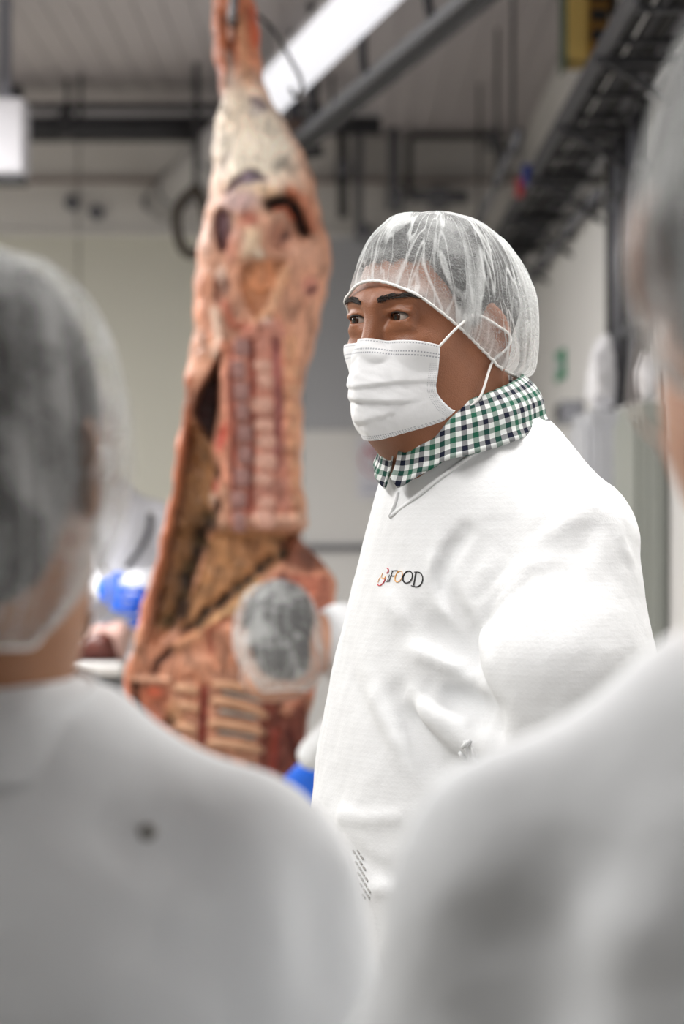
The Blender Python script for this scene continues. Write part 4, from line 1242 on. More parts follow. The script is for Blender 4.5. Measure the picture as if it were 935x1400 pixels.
    blob(385, 960, 8, 26, (96, 32, 28), 0.8, -0.01); stroke([(388, 970), (412, 955), (430, 945)], 6, (210, 138, 108), 0.9, 0.014); blob(392, 970, 10, 9, (220, 158, 128), 0.9, 0.012)
    stroke([(378, 1000), (372, 1060)], 6, (160, 56, 40), 0.7, 0.01); stroke([(395, 1000), (412, 1050)], 5, (88, 30, 26), 0.8, -0.01)
    patch([(180, 1075), (414, 1075), (400, 1220), (360, 1340), (300, 1340), (240, 1220)], (176, 96, 74), 0.6, 0)
    # fine unevenness
    nz = vnoise([PX / 100, PY / 100, PX * 0], 7, 3) * 0.004 + vnoise([PX / 100, PY / 100, PX * 0], 20, 8) * 0.0022
    fade = np.clip(prof * 3, 0, 1)
    yf = yf - (disp + nz) * fade
    yf = np.minimum(yf, yb * 0.85 + 0.0)      # never through the back
    X = (PX - 467.5) / S - base.x; Z = (1350 - PY) / S
    front = np.stack([X, yf, Z], -1).reshape(-1, 3); back = np.stack([X, yb, Z], -1).reshape(-1, 3)
    V = np.concatenate([front, back]); n = nr * ncol
    i = (np.arange(nr - 1)[:, None] * ncol + np.arange(ncol - 1)[None]).ravel()
    F1 = np.stack([i, i + ncol, i + ncol + 1, i + 1], 1); F2 = np.stack([i + n, i + n + 1, i + n + ncol + 1, i + n + ncol], 1)
    j = np.arange(nr - 1) * ncol
    F3 = np.stack([j, j + n, j + n + ncol, j + ncol], 1); j = j + ncol - 1; F4 = np.stack([j, j + ncol, j + n + ncol, j + n], 1)
    k = np.arange(ncol - 1); F5 = np.stack([k, k + 1, k + n + 1, k + n], 1); k = k + (nr - 1) * ncol; F6 = np.stack([k, k + n, k + n + 1, k + 1], 1)
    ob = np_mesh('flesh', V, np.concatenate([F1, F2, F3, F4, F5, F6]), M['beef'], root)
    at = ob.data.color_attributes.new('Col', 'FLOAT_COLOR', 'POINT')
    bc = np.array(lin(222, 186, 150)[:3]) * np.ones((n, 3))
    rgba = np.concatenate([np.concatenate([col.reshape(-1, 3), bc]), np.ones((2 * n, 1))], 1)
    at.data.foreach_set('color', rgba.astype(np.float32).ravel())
    tag(ob, 'marbled red and cream flesh')
    def depth_at(px, py):
        r = int(np.clip(np.searchsorted(rows, py), 0, nr - 1)); u = (px - L[r]) / (Rr[r] - L[r]); c_ = int(np.clip(u * (ncol - 1), 0, ncol - 1))
        return yf[r, c_]
    def loc(px, py, dy=0.0): return np.array(((px - 467.5) / S - base.x, depth_at(px, py) + dy, (1350 - py) / S))
    # bones: each vertebra and rib
    bone = simple('vertebra_bone', lin(150, 110, 104), 0.4, 0, 0.4, 60, 0.4, 90)
    knob = simple('pale_bone_knob', lin(204, 156, 138), 0.4, 0, 0.45, 60, 0.4, 90)
    ribm = simple('rib_bone', lin(218, 170, 136), 0.4, 0, 0.25, 50, 0.4, 90)
    def lump(nm, c_, r, mat, tilt=0.0, p=3.0):
        vs, fs = [], []; n1, n2 = 16, 10
        sg = lambda v: math.copysign(abs(v) ** (2 / p), v)
        for a in range(n2 + 1):
            th = PI * a / n2 - PI / 2
            for b_ in range(n1):
                f_ = 2 * PI * b_ / n1
                x, y, z = sg(math.cos(th)) * sg(math.cos(f_)) * r[0], sg(math.cos(th)) * sg(math.sin(f_)) * r[1], sg(math.sin(th)) * r[2]
                vs.append((c_[0] + x * math.cos(tilt) - z * math.sin(tilt), c_[1] + y, c_[2] + x * math.sin(tilt) + z * math.cos(tilt)))
        for a in range(n2):
            for b_ in range(n1): fs.append((a * n1 + b_, a * n1 + (b_ + 1) % n1, (a + 1) * n1 + (b_ + 1) % n1, (a + 1) * n1 + b_))
        return mesh(nm, vs, fs, mat, root)
    for k in range(9):
        py = 478 + k * 29.5 + rng.uniform(-2, 2); px = rng.uniform(-2, 2) + 328 + 7 * math.sin(k / 8 * PI) - (0 if k else -4)
        lump('vertebra', loc(px, py, 0.010), (0.0165 + rng.uniform(-.002, .002), 0.017, 0.0225 + rng.uniform(-.002, .002)), bone, 0.02 * (k % 3 - 1), 4.5)
    for k in range(9):
        py = 500 + k * 26.5 + rng.uniform(-4, 4); px = rng.uniform(-4, 4) + 358 + 3 * math.sin(k * 1.7) + k * 0.6
        lump('spinous_process', loc(px + 2, py, 0.007), (0.024 + rng.uniform(-.004, .004) + 0.004 * (k % 3 - 1), 0.013, 0.0195 + 0.002 * ((k * 7) % 3 - 1)), knob, -0.2 + 0.13 * ((k * 5) % 3), 2.8)
    for k, (y0, y1, x0, x1) in enumerate(((934, 950, 292, 372), (956, 978, 290, 366), (986, 1000, 286, 362), (1012, 1024, 285, 360), (938, 944, 240, 272), (962, 968, 248, 272), (990, 996, 244, 270))):
        pts = [loc(x0 + (x1 - x0) * t, y0 + (y1 - y0) * t * t, -0.004 - 0.006 * math.sin(t * PI)) for t in np.linspace(0, 1, 9)]
        MB().tube(pts, [0.008] + [0.0125] * 7 + [0.009], 10, flat=0.8).build('rib', ribm, root, smooth=True)
    film = simple('blue_grey_rib_film', lin(190, 196, 190), 0.35, 0, 0.2, 40)
    for (x0, y0, x1, y1, h_) in ((304, 944, 360, 958, 0.010), (302, 970, 352, 980, 0.010), (300, 998, 350, 1006, 0.009)):
        pts = [loc(x0 + (x1 - x0) * t, y0 + (y1 - y0) * t, 0.004) for t in np.linspace(0, 1, 6)]
        MB().tube(pts, h_, 8, flat=0.5).build('rib_membrane', film, root, smooth=True)
    # tendon and rope loop at the hock
    MB().tube(catmull([loc(318, -6, 0.0), loc(316, 30, -0.010), loc(317, 60, -0.006)], 6), [0.010] * 7 + [0.008] * 5 + [0.004], 8).build('tendon', knob, root, smooth=True)
    # hook: separate thing
    hk = empty('meat_hook', tuple(P(322, 20, Y0))); tag(hk, 'steel meat hook through the hock of the side of beef', 'hook')
    top = 3.2 - hk.location.z
    c_ = np.array((0.0, -0.055, 0.0))
    pts = [(0.004, 0.0, top), (0.004, -0.02, 0.20), (0.002, -0.06, 0.08), (0.0, -0.075, 0.01), (-0.004, -0.07, -0.022), (-0.006, -0.045, -0.03)]
    MB().tube(catmull(pts, 8), 0.009, 12).build('shank', M['steel'], hk, smooth=True)
    MB().tube([(0.004, 0, top - 0.05), (0.004, 0, top)], 0.03, 14).build('ceiling_plate', M['steel'], hk)
    cb = MB().tube(catmull([tuple(P(x, y, 5.6)) for x, y in ((352, 20), (372, 40), (386, 62), (402, 90), (411, 108), (412, 122), (404, 132), (396, 120))], 6), 0.0045, 8).build('hanging_cable', M['black'], smooth=True)
    tag(cb, 'thin dark cable looping down beside the beef shank', 'cable')
carcass()

# ------------------------------------------------------------------ workers by the carcass
def far_worker():
    loc = P(138, 0, 7.2); yaw = 18
    Mx = np.array(Matrix.Rotation(R(yaw), 3, 'Z'))
    tol = lambda w_: tuple((np.array(w_) - np.array((loc.x, 7.2, 0))) @ Mx)
    lv = [(0.40, .25, .19, .19), (0.90, .22, .17, .15), (1.15, .205, .15, .14), (1.35, .19, .13, .13), (1.46, .15, .11, .11), (1.53, .09, .08, .08), (1.60, .065, .065, .065)]
    wl = tol(P(190, 822, 6.86)); wr = tol(P(142, 804, 6.86))
    la = ([(0.170, 0.0, 1.47), (0.215, -0.02, 1.27), (wl[0] + 0.03, wl[1] + 0.13, wl[2] + 0.03), wl], [0.062, 0.064, 0.052, 0.042])
    ra = ([(-0.170, 0.0, 1.47), (-0.215, -0.02, 1.27), (wr[0] - 0.03, wr[1] + 0.13, wr[2] + 0.03), wr], [0.062, 0.064, 0.052, 0.042])
    pr, co, coat = bystander((loc.x, 7.2), yaw, (120, 592), 7.15, 0, 12, 'worker in a white coat and blue gloves at the cutting table', lv,
        ((0.045, 0.0, 1.525), (0.15, 0.0, 1.485), 0.045, 0.052), [la, ra], 1.60, (0, 0.0, 1.57), M['skin_tan'], 41, h=0.012, coat_m='coat_blue', hands=False)
    for wp, s in ((wl, 1), (wr, -1)):
        o = make_hand(pr.root, np.array(wp) + np.array((0, -0.03, 0)), s, M['glove'], yaw=0, pitch=-78, h=0.006, curl=0.8); o.name = 'gloved_hand'; tag(o, 'blue gloved hand')
    sp = pr.hits(coat.f, [(186, 652), (198, 676), (205, 702), (202, 728), (190, 752), (172, 776)], 6.0, 8.5)
    pts = [q + np.array((0, -0.006, 0)) for q in sp if q is not None]
    if len(pts) > 2:
        MB().tube(catmull(pts, 6), 0.010, 8, flat=0.6).build('apron_strap', M['dark_steel'], pr.root, smooth=True)
far_worker()

def bent_worker():
    loc = (0.27, 5.20); yaw = -105
    pr = Person(loc, yaw); root = pr.root
    tag(root, 'worker bending toward the beef, hairnet crown showing beside the white coat', 'person')
    hw = np.array(P(380, 872, 5.16)); hl = pr.local(hw)
    fr = Frame(hl, -58, 8, 0, 0.95)
    ch = np.array((0.0, -0.14, 1.16)); hip = np.array((0, 0.06, 0.93))
    nk = hl + (ch - hl) * 0.45 + np.array((0, 0, 0.03))
    def bodyf(p): return su(head_sdf(fr.inv(p)), cap(p, tuple(fr.fwd([(0, 0.03, -0.05)])[0]), tuple(nk), 0.056, 0.062), 0.03)
    v, q = nets(bodyf, np.minimum(hl, nk) - 0.2, np.maximum(hl, nk) + 0.2, 0.006)
    body = np_mesh('body', v, q, M['skin_pale'], root); make_eyes(body, fr)
    make_hair(root, fr, 0.006, 0.06); make_net(root, fr, M['net2'], 51, nphi=160, ns=32, drop=0.072, low=0.06, sag=0.3, puff=1.0, wide=0.108); make_mask(root, fr, 9, True, 36, 30)
    wl = pr.local(P(434, 1030, 5.12)); wr = pr.local(P(470, 1040, 5.45))
    def cf(p):
        d = chain(p, [tuple(hip), tuple((hip + ch) / 2), tuple(ch)], [0.16, 0.165, 0.15], 0.05)
        for s, w_ in ((1, wl), (-1, wr)):
            sh = ch + np.array((s * 0.15, -0.03, 0.03)); el = (sh + w_) / 2 + np.array((s * 0.05, 0.05, -0.02))
            d = su(d, chain(p, [tuple(sh), tuple(el), tuple(w_)], [0.075, 0.06, 0.042], 0.02), 0.03)
        d = su(d, cap(p, tuple(ch), tuple(nk + (ch - nk) * 0.15), 0.13, 0.085), 0.04)
        d = su(d, chain(p, [tuple(hip), (0, 0.06, 0.6)], [0.17, 0.18]), 0.05)
        d = np.maximum(d, 0.5 - p[2])
        return d - 0.004 * vnoise(p, 14, 5) - 0.002 * vnoise(p, 35, 6)
    v, q = nets(cf, (-0.36, -0.5, 0.46), (0.36, 0.34, 1.42), 0.012)
    co = np_mesh('coat', v, q, M['coat_plain'], root); tag(co, 'crumpled white coat')
    for w_, s in ((wl, 1), (wr, -1)):
        o = make_hand(root, w_ + np.array((0, 0, -0.02)), s, M['glove'], pitch=-20, h=0.006); o.name = 'gloved_hand'; tag(o, 'blue gloved hand')
    legs_and_boots(root, 0.11, 0.62, 0.05)
bent_worker()

def table_group():
    Y = 6.62
    t = empty('cutting_table', (P(60, 0, Y).x, Y, 0)); tag(t, 'steel cutting table with a thick white board edge', 'table')
    zt = P(0, 906, Y - 0.18).z
    x0, x1 = P(-160, 0, Y).x - t.location.x, P(176, 0, Y).x - t.location.x
    o = MB().box((x0, -0.20, zt - 0.036), (x1, 0.20, zt), 0.008).build('cutting_board', simple('white_cutting_board', lin(240, 240, 240), 0.35), t)
    MB().box((x0 + 0.01, -0.17, zt - 0.075), (x1 - 0.01, 0.19, zt - 0.037), 0.004).build('frame', M['steel'], t)
    for x in (x0 + 0.04, x1 - 0.06):
        for y in (-0.14, 0.15):
            MB().tube([(x, y, 0.0), (x, y, zt - 0.075)], 0.02, 12).build('leg', M['steel'], t, smooth=True)
    MB().box((x0 + 0.04, -0.15, 0.35), (x1 - 0.06, 0.16, 0.37), 0.003).build('shelf', M['steel'], t)
    # piece of beef on the board
    m_ = empty('beef_cut', (P(126, 0, Y).x, Y - 0.04, zt)); tag(m_, 'dark red cut of beef on the white board', 'meat')
    def f(p):
        d = ell(p, (-0.01, 0, 0.035), (0.10, 0.10, 0.055)); d = su(d, ell(p, (0.045, -0.02, 0.05), (0.05, 0.08, 0.05)), 0.03)
        return np.maximum(d - 0.006 * vnoise(p, 25, 4), 0.002 - p[2])
    v, q = nets(f, (-0.15, -0.15, -0.01), (0.15, 0.15, 0.14), 0.006)
    np_mesh('flesh', v, q, simple('dark_beef', lin(96, 44, 34), 0.4, 0, 0.5, 25), m_)
    def f2(p):
        d = ell(p, (0.015, -0.01, 0.074), (0.085, 0.085, 0.022)); d = su(d, ell(p, (0.085, -0.02, 0.045), (0.022, 0.06, 0.045)), 0.03)
        return d - 0.005 * vnoise(p, 28, 7)
    v, q = nets(f2, (-0.13, -0.13, 0.0), (0.16, 0.13, 0.14), 0.006)
    np_mesh('fat_cap', v, q, simple('pink_fat', lin(214, 176, 166), 0.45, 0, 0.2, 30), m_)
table_group()

# ------------------------------------------------------------------ overhead and wall fittings
def rail_dir(): return Vector((-667.5 / FPX, 1.0, 0.0))
def along(px0, h, Y):
    """point at depth Y on the horizontal line of height h above the lens that crosses the frame's top row at px0"""
    Yt = h * FPX / 700.0; x = (px0 - 467.5) / FPX * Yt
    return Vector((x, Yt, CAMZ + h)) + rail_dir() * (Y - Yt)

def obox(a, b, wd, ht, name, mat, parent=None):
    """box beam from a to b"""
    a, b = Vector(a), Vector(b); d = (b - a); L = d.length; d.normalize()
    s = d.cross(Vector((0, 0, 1)))
    if s.length < 1e-3: s = Vector((1, 0, 0))
    s.normalize(); u = s.cross(d); vs = []
    for p in (a, b):
        for i, j in ((-1, -1), (1, -1), (1, 1), (-1, 1)): vs.append(p + s * (i * wd / 2) + u * (j * ht / 2))
    return mesh(name, vs, [(3, 2, 1, 0), (4, 5, 6, 7), (0, 1, 5, 4), (1, 2, 6, 5), (2, 3, 7, 6), (3, 0, 4, 7)], mat, parent, smooth=False)

def lamp_mat():
    m, nt, b = newmat('lit_diffuser'); b.inputs['Base Color'].default_value = (0.8, 0.8, 0.82, 1)
    b.inputs['Emission Color'].default_value = (0.92, 0.93, 1.0, 1); b.inputs['Emission Strength'].default_value = 0.72
    return m
def overhead():
    # linear luminaire running diagonally below the ceiling
    lum = empty('linear_luminaire', tuple(along(500, 1.45, 6.9))); tag(lum, 'long white linear luminaire running diagonally under the ceiling', 'light')
    o = lum.location
    a, b = along(500, 1.45, 4.6) - o, along(500, 1.45, 8.9) - o
    obox(a, b, 0.125, 0.07, 'diffuser', lamp_mat(), lum)
    obox(a + Vector((0, 0, 0.055)), b + Vector((0, 0, 0.055)), 0.10, 0.04, 'housing', M['white_paint'], lum)
    for k in (0.1, 0.5, 0.9):
        p = a.lerp(b, k); MB().tube([p + Vector((0, 0, 0.07)), p + Vector((0, 0, 3.2 - o.z))], 0.006, 8).build('suspension_rod', M['steel'], lum)
    du = empty('ceiling_duct', tuple(along(500, 1.40, 9.6))); tag(du, 'pale grey duct continuing behind the beef toward the back wall', 'duct')
    o = du.location
    MB().tube([along(500, 1.40, y) - o for y in (9.0, 9.6, 10.2, 10.9)], 0.085, 18).build('pipe', simple('pale_duct', lin(176, 174, 176), 0.5, 0.1), du, smooth=True)
    for y in (9.3, 10.4):
        MB().tube([along(500, 1.40, y) - o, along(500, 1.40, y + 0.04) - o], 0.092, 18).build('collar', M['grey_pipe'], du, smooth=True)
    # dark pulley bracket below its end
    pb = empty('pulley_bracket', tuple(P(261, 300, 9.15))); tag(pb, 'dark rounded pulley bracket hanging left of the beef', 'bracket')
    MB().tube(catmull([(0.02, 0, 0.12), (-0.04, 0, 0.06), (-0.055, 0, -0.02), (-0.03, 0, -0.11), (0.02, 0, -0.13), (0.06, 0, -0.06), (0.055, 0, 0.03), (0.02, 0, 0.12)], 6), 0.020, 10).build('ring', simple('brown_iron', lin(66, 58, 50), 0.6), pb, smooth=True)
    MB().tube([(0.02, 0, 0.12), (0.02, 0, 3.2 - pb.location.z)], 0.012, 8).build('stem', M['dark_steel'], pb)
    # meat rail
    rl = empty('overhead_rail', tuple(along(640, 1.3, 6.6))); tag(rl, 'grey overhead rail hung on dark curved hangers', 'rail')
    o = rl.location
    obox(along(640, 1.3, 4.6) - o, along(640, 1.3, 8.5) - o, 0.055, 0.03, 'track', M['steel'], rl)
    obox(along(640, 1.3, 4.6) - o + Vector((0.015, 0, -0.028)), along(640, 1.3, 8.5) - o + Vector((0.015, 0, -0.028)), 0.02, 0.025, 'flange', M['dark_steel'], rl)
    for y in (5.4, 6.45, 7.28, 8.1):
        p = along(640, 1.3, y) - o; c = 3.2 - o.z
        MB().tube(catmull([p + Vector((-0.026, 0, c)), p + Vector((-0.028, 0, 0.16)), p + Vector((-0.028, 0, 0.06)), p + Vector((-0.015, 0, 0.015)), p + Vector((0.015, 0, 0.005))], 6), 0.014, 10).build('hanger', M['dark_steel'], rl, smooth=True)
    en = empty('rail_switch', tuple(along(640, 1.3, 8.56))); tag(en, 'dark rusty rail stop beside the beef leg', 'bracket')
    MB().box((-0.03, -0.03, -0.10), (0.03, 0.03, 0.09), 0.006).build('block', simple('rusty_iron', lin(80, 62, 54), 0.7), en)
    MB().box((-0.02, -0.02, 0.09), (0.02, 0.02, 3.2 - en.location.z), 0.004).build('post', M['dark_steel'], en)
    MB().tube([(-0.06, -0.01, -0.06), (0.10, -0.01, -0.02)], 0.02, 10).build('arm', M['dark_steel'], en, smooth=True)
    # pipes across the back
    for nm, py, r, mat, lb in (('service_pipe', 157, 0.021, simple('pale_pipe', lin(236, 236, 238), 0.35, 0.0), 'thin pale pipe running level below the ceiling at the back'), ('service_pipe', 177, 0.036, M['dark_steel'], 'thick dark pipe running level under the thin pale pipe')):
        z = P(0, py, 9.5).z
        e = empty(nm, (-1.0, 9.5 if r < 0.03 else 9.41, z)); tag(e, lb, 'pipe')
        MB().tube([(-4.5, 0, 0), (1.15, 0, 0)], r, 14).build('tube', mat, e, smooth=True)
        for x in (-3.4, -2.2, P(92, 0, 9.5).x + 1.0, 0.9):
            MB().box((x - 0.02, -r - 0.008, -r - 0.008), (x + 0.02, r + 0.008, r + 0.008), 0.004).build('clamp', M['dark_steel'], e)
            MB().tube([(x + (0 if r < 0.03 else 0.06), 0, r), (x + (0 if r < 0.03 else 0.06), 0, 3.2 - z)], 0.008, 8).build('drop_rod', M['dark_steel'], e)
    tk = empty('ceiling_shade_box', (-1.0, 9.66, P(0, 189, 9.6).z)); tag(tk, 'dark box for the shade under the ceiling behind the level pipes', 'shade_box')  # dark box added to stand for the band of shade under the ceiling
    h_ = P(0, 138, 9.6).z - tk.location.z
    MB().box((-4.5, -0.03, 0), (0.92, 0.05, h_), 0.006).build('shade_panel', M['dark_steel'], tk)
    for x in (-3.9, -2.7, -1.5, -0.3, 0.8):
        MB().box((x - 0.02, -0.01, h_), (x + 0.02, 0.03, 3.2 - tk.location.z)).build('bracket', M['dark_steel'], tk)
    # white box on a stem at the left edge
    wb = empty('hanging_unit', tuple(P(-20, 190, 8.0))); tag(wb, 'white box hanging on a grey stem at the frame edge', 'box')
    MB().box((-0.14, -0.08, -0.125), (0.14, 0.08, 0.125), 0.012).build('housing', M['white_paint'], wb)
    MB().box((-0.13, -0.07, -0.15), (0.13, 0.07, -0.125)).build('base_plate', M['dark_steel'], wb)
    MB().box((0.045, -0.02, 0.125), (0.085, 0.02, 3.2 - wb.location.z)).build('stem', M['grey_pipe'], wb)
overhead()

def wall_pipes():
    Y = 10.72
    def pipe(pts, rpx, label, mat=None, Yp=Y):
        p0 = P(pts[0][0], pts[0][1], Yp)
        e = empty('conduit', tuple(p0)); tag(e, label, 'pipe', None)
        ps = [P(x, y, Yp) - p0 for x, y in pts]
        MB().tube(ps, rpx / FPX * Yp, 10).build('tube', mat or M['dark_steel'], e, smooth=True)
        m = ps[len(ps) // 2] if len(ps) > 2 else (ps[0] + ps[-1]) / 2
        r = rpx / FPX * Yp * 1.4
        MB().box((m.x - r, -r, m.z - r), (m.x + r, 10.99 - Yp, m.z + r), r * 0.2).build('clamp', M['grey_pipe'], e)
    pipe([(468, 150), (468, 230), (469, 298)], 7, 'dark upright pipe nearest the beef on the back wall')
    pipe([(490, 152), (490, 300), (494, 314), (512, 316)], 6, 'grey-blue upright pipe with a short foot bend on the back wall', M['grey_pipe'])
    pipe([(538, 150), (538, 262), (541, 270), (548, 272)], 8, 'thick upright pipe above the man on the back wall', M['grey_pipe'])
    pipe([(559, 268), (559, 192), (563, 186), (676, 186), (682, 192), (692, 240)], 5, 'thin dark pipe framing a square above the hairnet')
    pipe([(560, 268), (640, 270)], 9, 'short level duct over the man in the hairnet', M['grey_pipe'], 10.78)
    # notice on the wall
    p = P(517, 634, 10.985)
    e = empty('wall_notice', tuple(p)); tag(e, 'white notice with a round red prohibition ring on the back wall', 'sign')
    MB().box((-0.095, -0.006, -0.16), (0.095, 0.0, 0.125)).build('sheet', simple('notice_paper', lin(222, 222, 230), 0.6), e)
    red = simple('red_print', lin(190, 60, 84), 0.6)
    ring = [(0.075 * math.cos(a), -0.008, 0.02 + 0.075 * math.sin(a)) for a in np.linspace(0, 2 * PI, 37)]
    MB().tube(ring, 0.011, 6, flat=0.3).build('ring', red, e)
    MB().tube([(-0.05, -0.008, 0.07), (0.05, -0.008, -0.03)], 0.009, 6).build('bar', red, e)
    MB().tube([(0.0, -0.007, 0.06), (0.015, -0.007, 0.02), (-0.01, -0.007, -0.02)], 0.012, 6).build('pictogram', M['dark_steel'], e)
    for k in range(2): MB().box((-0.07, -0.0075, -0.10 - 0.03 * k), (0.07, -0.006, -0.09 - 0.03 * k)).build('print_line', simple('blue_grey_print', lin(150, 156, 180), 0.6), e)
wall_pipes()

def right_side():
    XW = 0.82
    ys = (5.0, 10.8)
    tr = empty('cable_tray', (0.685, 8.0, CAMZ + 1.08)); tag(tr, 'dark cable tray with bundled conduits along the side wall', 'cable tray')
    o = tr.location
    for dx in (-0.075, 0.075):
        obox((dx, 5.0 - o.y, 0), (dx, 10.3 - o.y, 0), 0.012, 0.06, 'side_rail', M['dark_steel'], tr)
    y = 5.1
    while y < 10.2:
        obox((-0.075, y - o.y, -0.02), (0.075, y - o.y, -0.02), 0.02, 0.014, 'rung', M['dark_steel'], tr); y += 0.35
    for dx, dz, r, mt in ((-0.045, 0.005, 0.018, 'black'), (-0.005, 0.0, 0.014, 'dark_steel'), (0.03, 0.008, 0.020, 'black'), (0.058, 0.0, 0.011, 'grey_pipe')):
        MB().tube([(dx, 5.0 - o.y, dz), (dx + 0.01, 7.0 - o.y, dz), (dx - 0.008, 9.0 - o.y, dz), (dx, 10.3 - o.y, dz)], r, 10).build('cable', M[mt], tr, smooth=True)
    for y in (5.6, 6.6, 7.6, 8.6, 9.6):
        obox((-0.10, y - o.y, -0.035), (XW - o.x, y - o.y, -0.035), 0.03, 0.02, 'bracket_arm', M['dark_steel'], tr)
        obox((-0.06, y - o.y, -0.04), (XW - o.x, y - o.y, -0.17), 0.022, 0.016, 'bracket_brace', M['dark_steel'], tr)
    tags = (('red_tag', (0.0, 8.05), lin(170, 40, 50)), ('blue_tag', (0.02, 7.75), lin(40, 60, 140)))
    for nm, (dx, y), c in tags:
        MB().box((-0.095 - 0.01, y - o.y - 0.03, -0.03), (-0.083, y - o.y + 0.03, 0.03)).build(nm, simple(nm, c, 0.5), tr)
    for X, h, r, mt, lb in ((0.545, 1.16, 0.014, 'grey_pipe', 'slim grey conduit running beside the cable tray on its open side'), (0.775, 1.16, 0.024, 'dark_steel', 'dark conduit between the cable tray and the side wall'), (0.785, 0.98, 0.016, 'grey_pipe', 'pale conduit fixed on the side wall under the cable tray')):
        e = empty('conduit', (X, 8.0, CAMZ + h)); tag(e, lb, 'pipe')
        MB().tube([(0, -0.6 if (X < 0.7 or X > 0.78) else -2.8, 0), (0, 2.85, 0)], r, 12).build('tube', M[mt], e, smooth=True)
        for y in ((-0.3, 0.5, 1.6) if (X < 0.7 or X > 0.78) else (-2, -0.8, 0.4, 1.6)):
            MB().box((-r * 1.3, y - 0.02, -r * 1.3), (XW - X if X > 0.7 else r * 1.3, y + 0.02, r * 1.3)).build('clip', M['dark_steel'], e)
            if X < 0.7: MB().tube([(0, y, r), (0, y, 3.2 - CAMZ - h)], 0.006, 8).build('drop_rod', M['dark_steel'], e)
    # uprights down the side wall
    for k, (Y, r, mt, lb) in enumerate(((7.12, 0.014, 'black', 'black upright pipe farthest along the side wall'), (6.92, 0.016, 'grey_pipe', 'grey upright pipe next to the black one on the side wall'), (6.72, 0.014, 'dark_steel', 'dark upright pipe in the middle of the side wall group'), (6.50, 0.020, 'grey_pipe', 'thick grey upright pipe above the pale plastic bag'), (6.30, 0.016, 'black', 'black upright pipe nearest the frame edge on the side wall'))):
        e = empty('upright_pipe', (0.79, Y, 1.80)); tag(e, lb, 'pipe')
        MB().tube([(0, 0, 0.0), (0, 0, 0.78)], r, 12).build('tube', M[mt], e, smooth=True)
        for z in (0.2, 0.6): MB().box((-r * 1.3, -0.02 - r, z - 0.012), (0.03, 0.02 + r, z + 0.012)).build('clip', M['steel'], e)
    # cabinets
    def cab(nm, x0, y0, y1, z1, mat, lb):
        e = empty(nm, (x0, y0, 0)); tag(e, lb, 'cabinet')
        w_ = XW - x0 - 0.004
        MB().box((0.0, 0, 0.06), (w_, y1 - y0, z1), 0.006).build('body', mat, e)
        MB().box((0.02, 0.02, 0.0), (w_, y1 - y0 - 0.02, 0.06)).build('plinth', M['dark_steel'], e)
        n = 2
        for k in range(n):
            a = 0.02 + k * (y1 - y0 - 0.02) / n
            d = MB().box((-0.012, a, 0.10), (-0.001, a + (y1 - y0) / n - 0.03, z1 - 0.04), 0.003).build('door', mat, e)
            MB().tube([(-0.03, a + 0.05, 1.0), (-0.03, a + 0.05, 1.14)], 0.006, 8).build('handle', M['steel'], d)
        MB().box((0.02, -0.010, 0.12), (w_ - 0.02, -0.001, z1 - 0.05), 0.003).build('end_panel', mat, e)
    cab('wall_cabinet', 0.69, 6.75, 7.25, 1.785, simple('pale_grey_cabinet', lin(196, 198, 204), 0.4, 0.1), 'tall pale grey cabinet against the side wall behind the man')
    cab('wall_cabinet', 0.745, 6.05, 6.55, 1.775, simple('green_grey_cabinet', lin(158, 162, 156), 0.4, 0.1), 'tall green-grey cabinet nearer the frame edge behind the shoulder')
    # pale plastic bags on the cabinets
    def bag(c, sz, seed, lb):
        e = empty('plastic_bag', c); tag(e, lb, 'bag')
        def f(p):
            d = ell(p, (0, 0, sz[2] * 0.42), (sz[0], sz[1], sz[2] * 0.5)); d = su(d, cap(p, (0, 0, sz[2] * 0.6), (sz[0] * 0.3, 0, sz[2]), sz[0] * 0.45, sz[0] * 0.12), 0.03)
            d = d - 0.006 * vnoise(p, 40, seed) - 0.003 * vnoise(p, 90, seed + 1); return np.maximum(d, -p[2])
        v, q = nets(f, (-sz[0] - .05, -sz[1] - .05, -0.01), (sz[0] + .05, sz[1] + .05, sz[2] + 0.06), 0.006)
        np_mesh('film', v, q, simple('white_film', lin(236, 236, 240), 0.35, 0, 0.05), e)
        p = MB().tube([(sz[0] * 0.2, 0, sz[2] * 0.86), (sz[0] * 0.24, 0, sz[2] * 0.92)], sz[0] * 0.30, 10).build('tie', M['white_paint'], e)
    bag((0.735, 6.86, 1.792), (0.040, 0.08, 0.20), 3, 'white plastic bag standing on the pale grey cabinet')
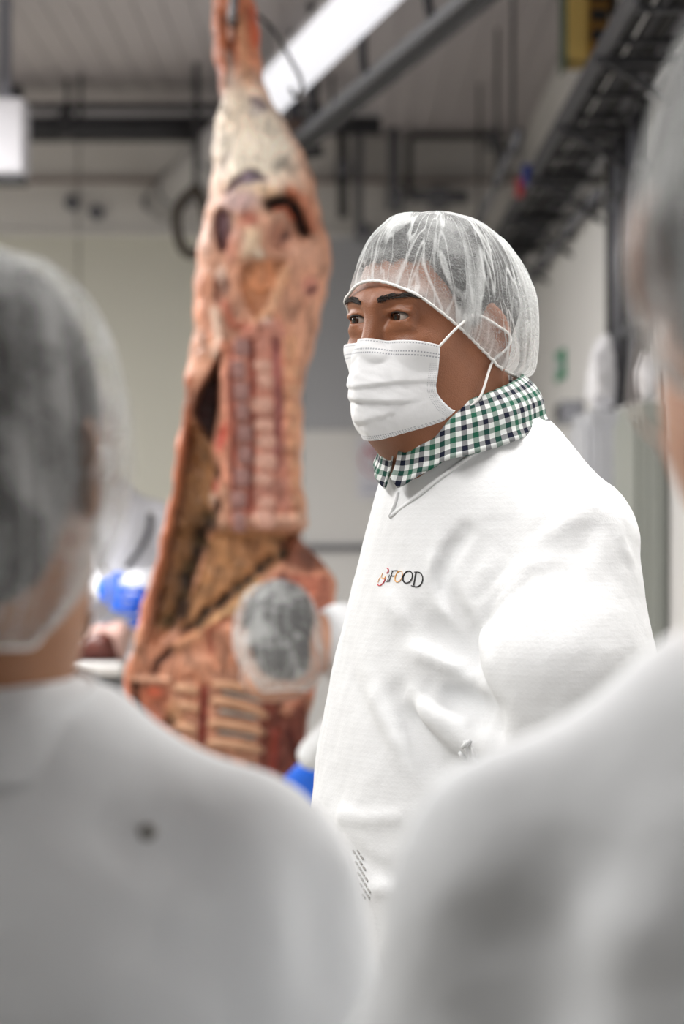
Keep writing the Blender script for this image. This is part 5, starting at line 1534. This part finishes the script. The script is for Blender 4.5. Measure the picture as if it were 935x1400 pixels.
    bag((0.775, 6.15, 1.782), (0.028, 0.06, 0.13), 6, 'small white plastic bag on the green-grey cabinet')
    # sign, socket box, yellow unit
    e = empty('exit_sign', (0.818, 9.0, P(0, 500, 9.0).z)); tag(e, 'small green safety sign on the side wall behind the hairnet', 'sign')
    MB().box((-0.012, -0.16, -0.055), (0.0, 0.16, 0.055), 0.003).build('plate', simple('green_sign', lin(30, 140, 100), 0.4), e)
    MB().box((-0.0135, -0.13, -0.012), (-0.012, 0.03, 0.012)).build('arrow', M['white_paint'], e)
    MB().box((-0.0135, 0.06, -0.035), (-0.012, 0.12, 0.035)).build('pictogram', M['white_paint'], e)
    e = empty('socket_box', (0.815, 8.3, P(0, 565, 8.3).z)); tag(e, 'grey socket box on the side wall above the shoulder', 'box')
    MB().box((-0.07, -0.12, -0.04), (0.0, 0.12, 0.04), 0.006).build('housing', simple('socket_grey', lin(150, 152, 160), 0.5), e)
    MB().box((-0.078, -0.09, -0.028), (-0.070, -0.01, 0.028), 0.003).build('flap', M['dark_steel'], e)
    MB().box((-0.078, 0.01, -0.028), (-0.070, 0.09, 0.028), 0.003).build('flap', M['dark_steel'], e)
    e = empty('yellow_unit', tuple(P(800, 0, 7.3))); tag(e, 'yellow and black electrical unit high on the side wall', 'box')
    zb = P(0, 88, 7.3).z - e.location.z
    MB().box((-0.062, -0.10, zb), (0.0, 0.10, 0.06), 0.006).build('housing', simple('yellow_paint', lin(214, 184, 104), 0.45), e)
    MB().box((0.0, -0.10, zb), (0.062, 0.10, 0.06), 0.006).build('guard', simple('amber_guard', lin(150, 106, 26), 0.5, 0, 0.3), e)
    for k in range(3): MB().box((0.006, -0.112, zb + 0.05 + k * 0.06), (0.056, -0.10, zb + 0.085 + k * 0.06)).build('vent_slot', M['black'], e)
    MB().box((-0.070, -0.095, zb - 0.02), (-0.063, 0.095, 0.05)).build('edge_strip', simple('green_edge', lin(74, 92, 66), 0.5), e)
    MB().box((0.062, -0.04, -0.04), (XW - e.location.x, 0.04, 0.04)).build('mounting_bracket', M['dark_steel'], e)
right_side()
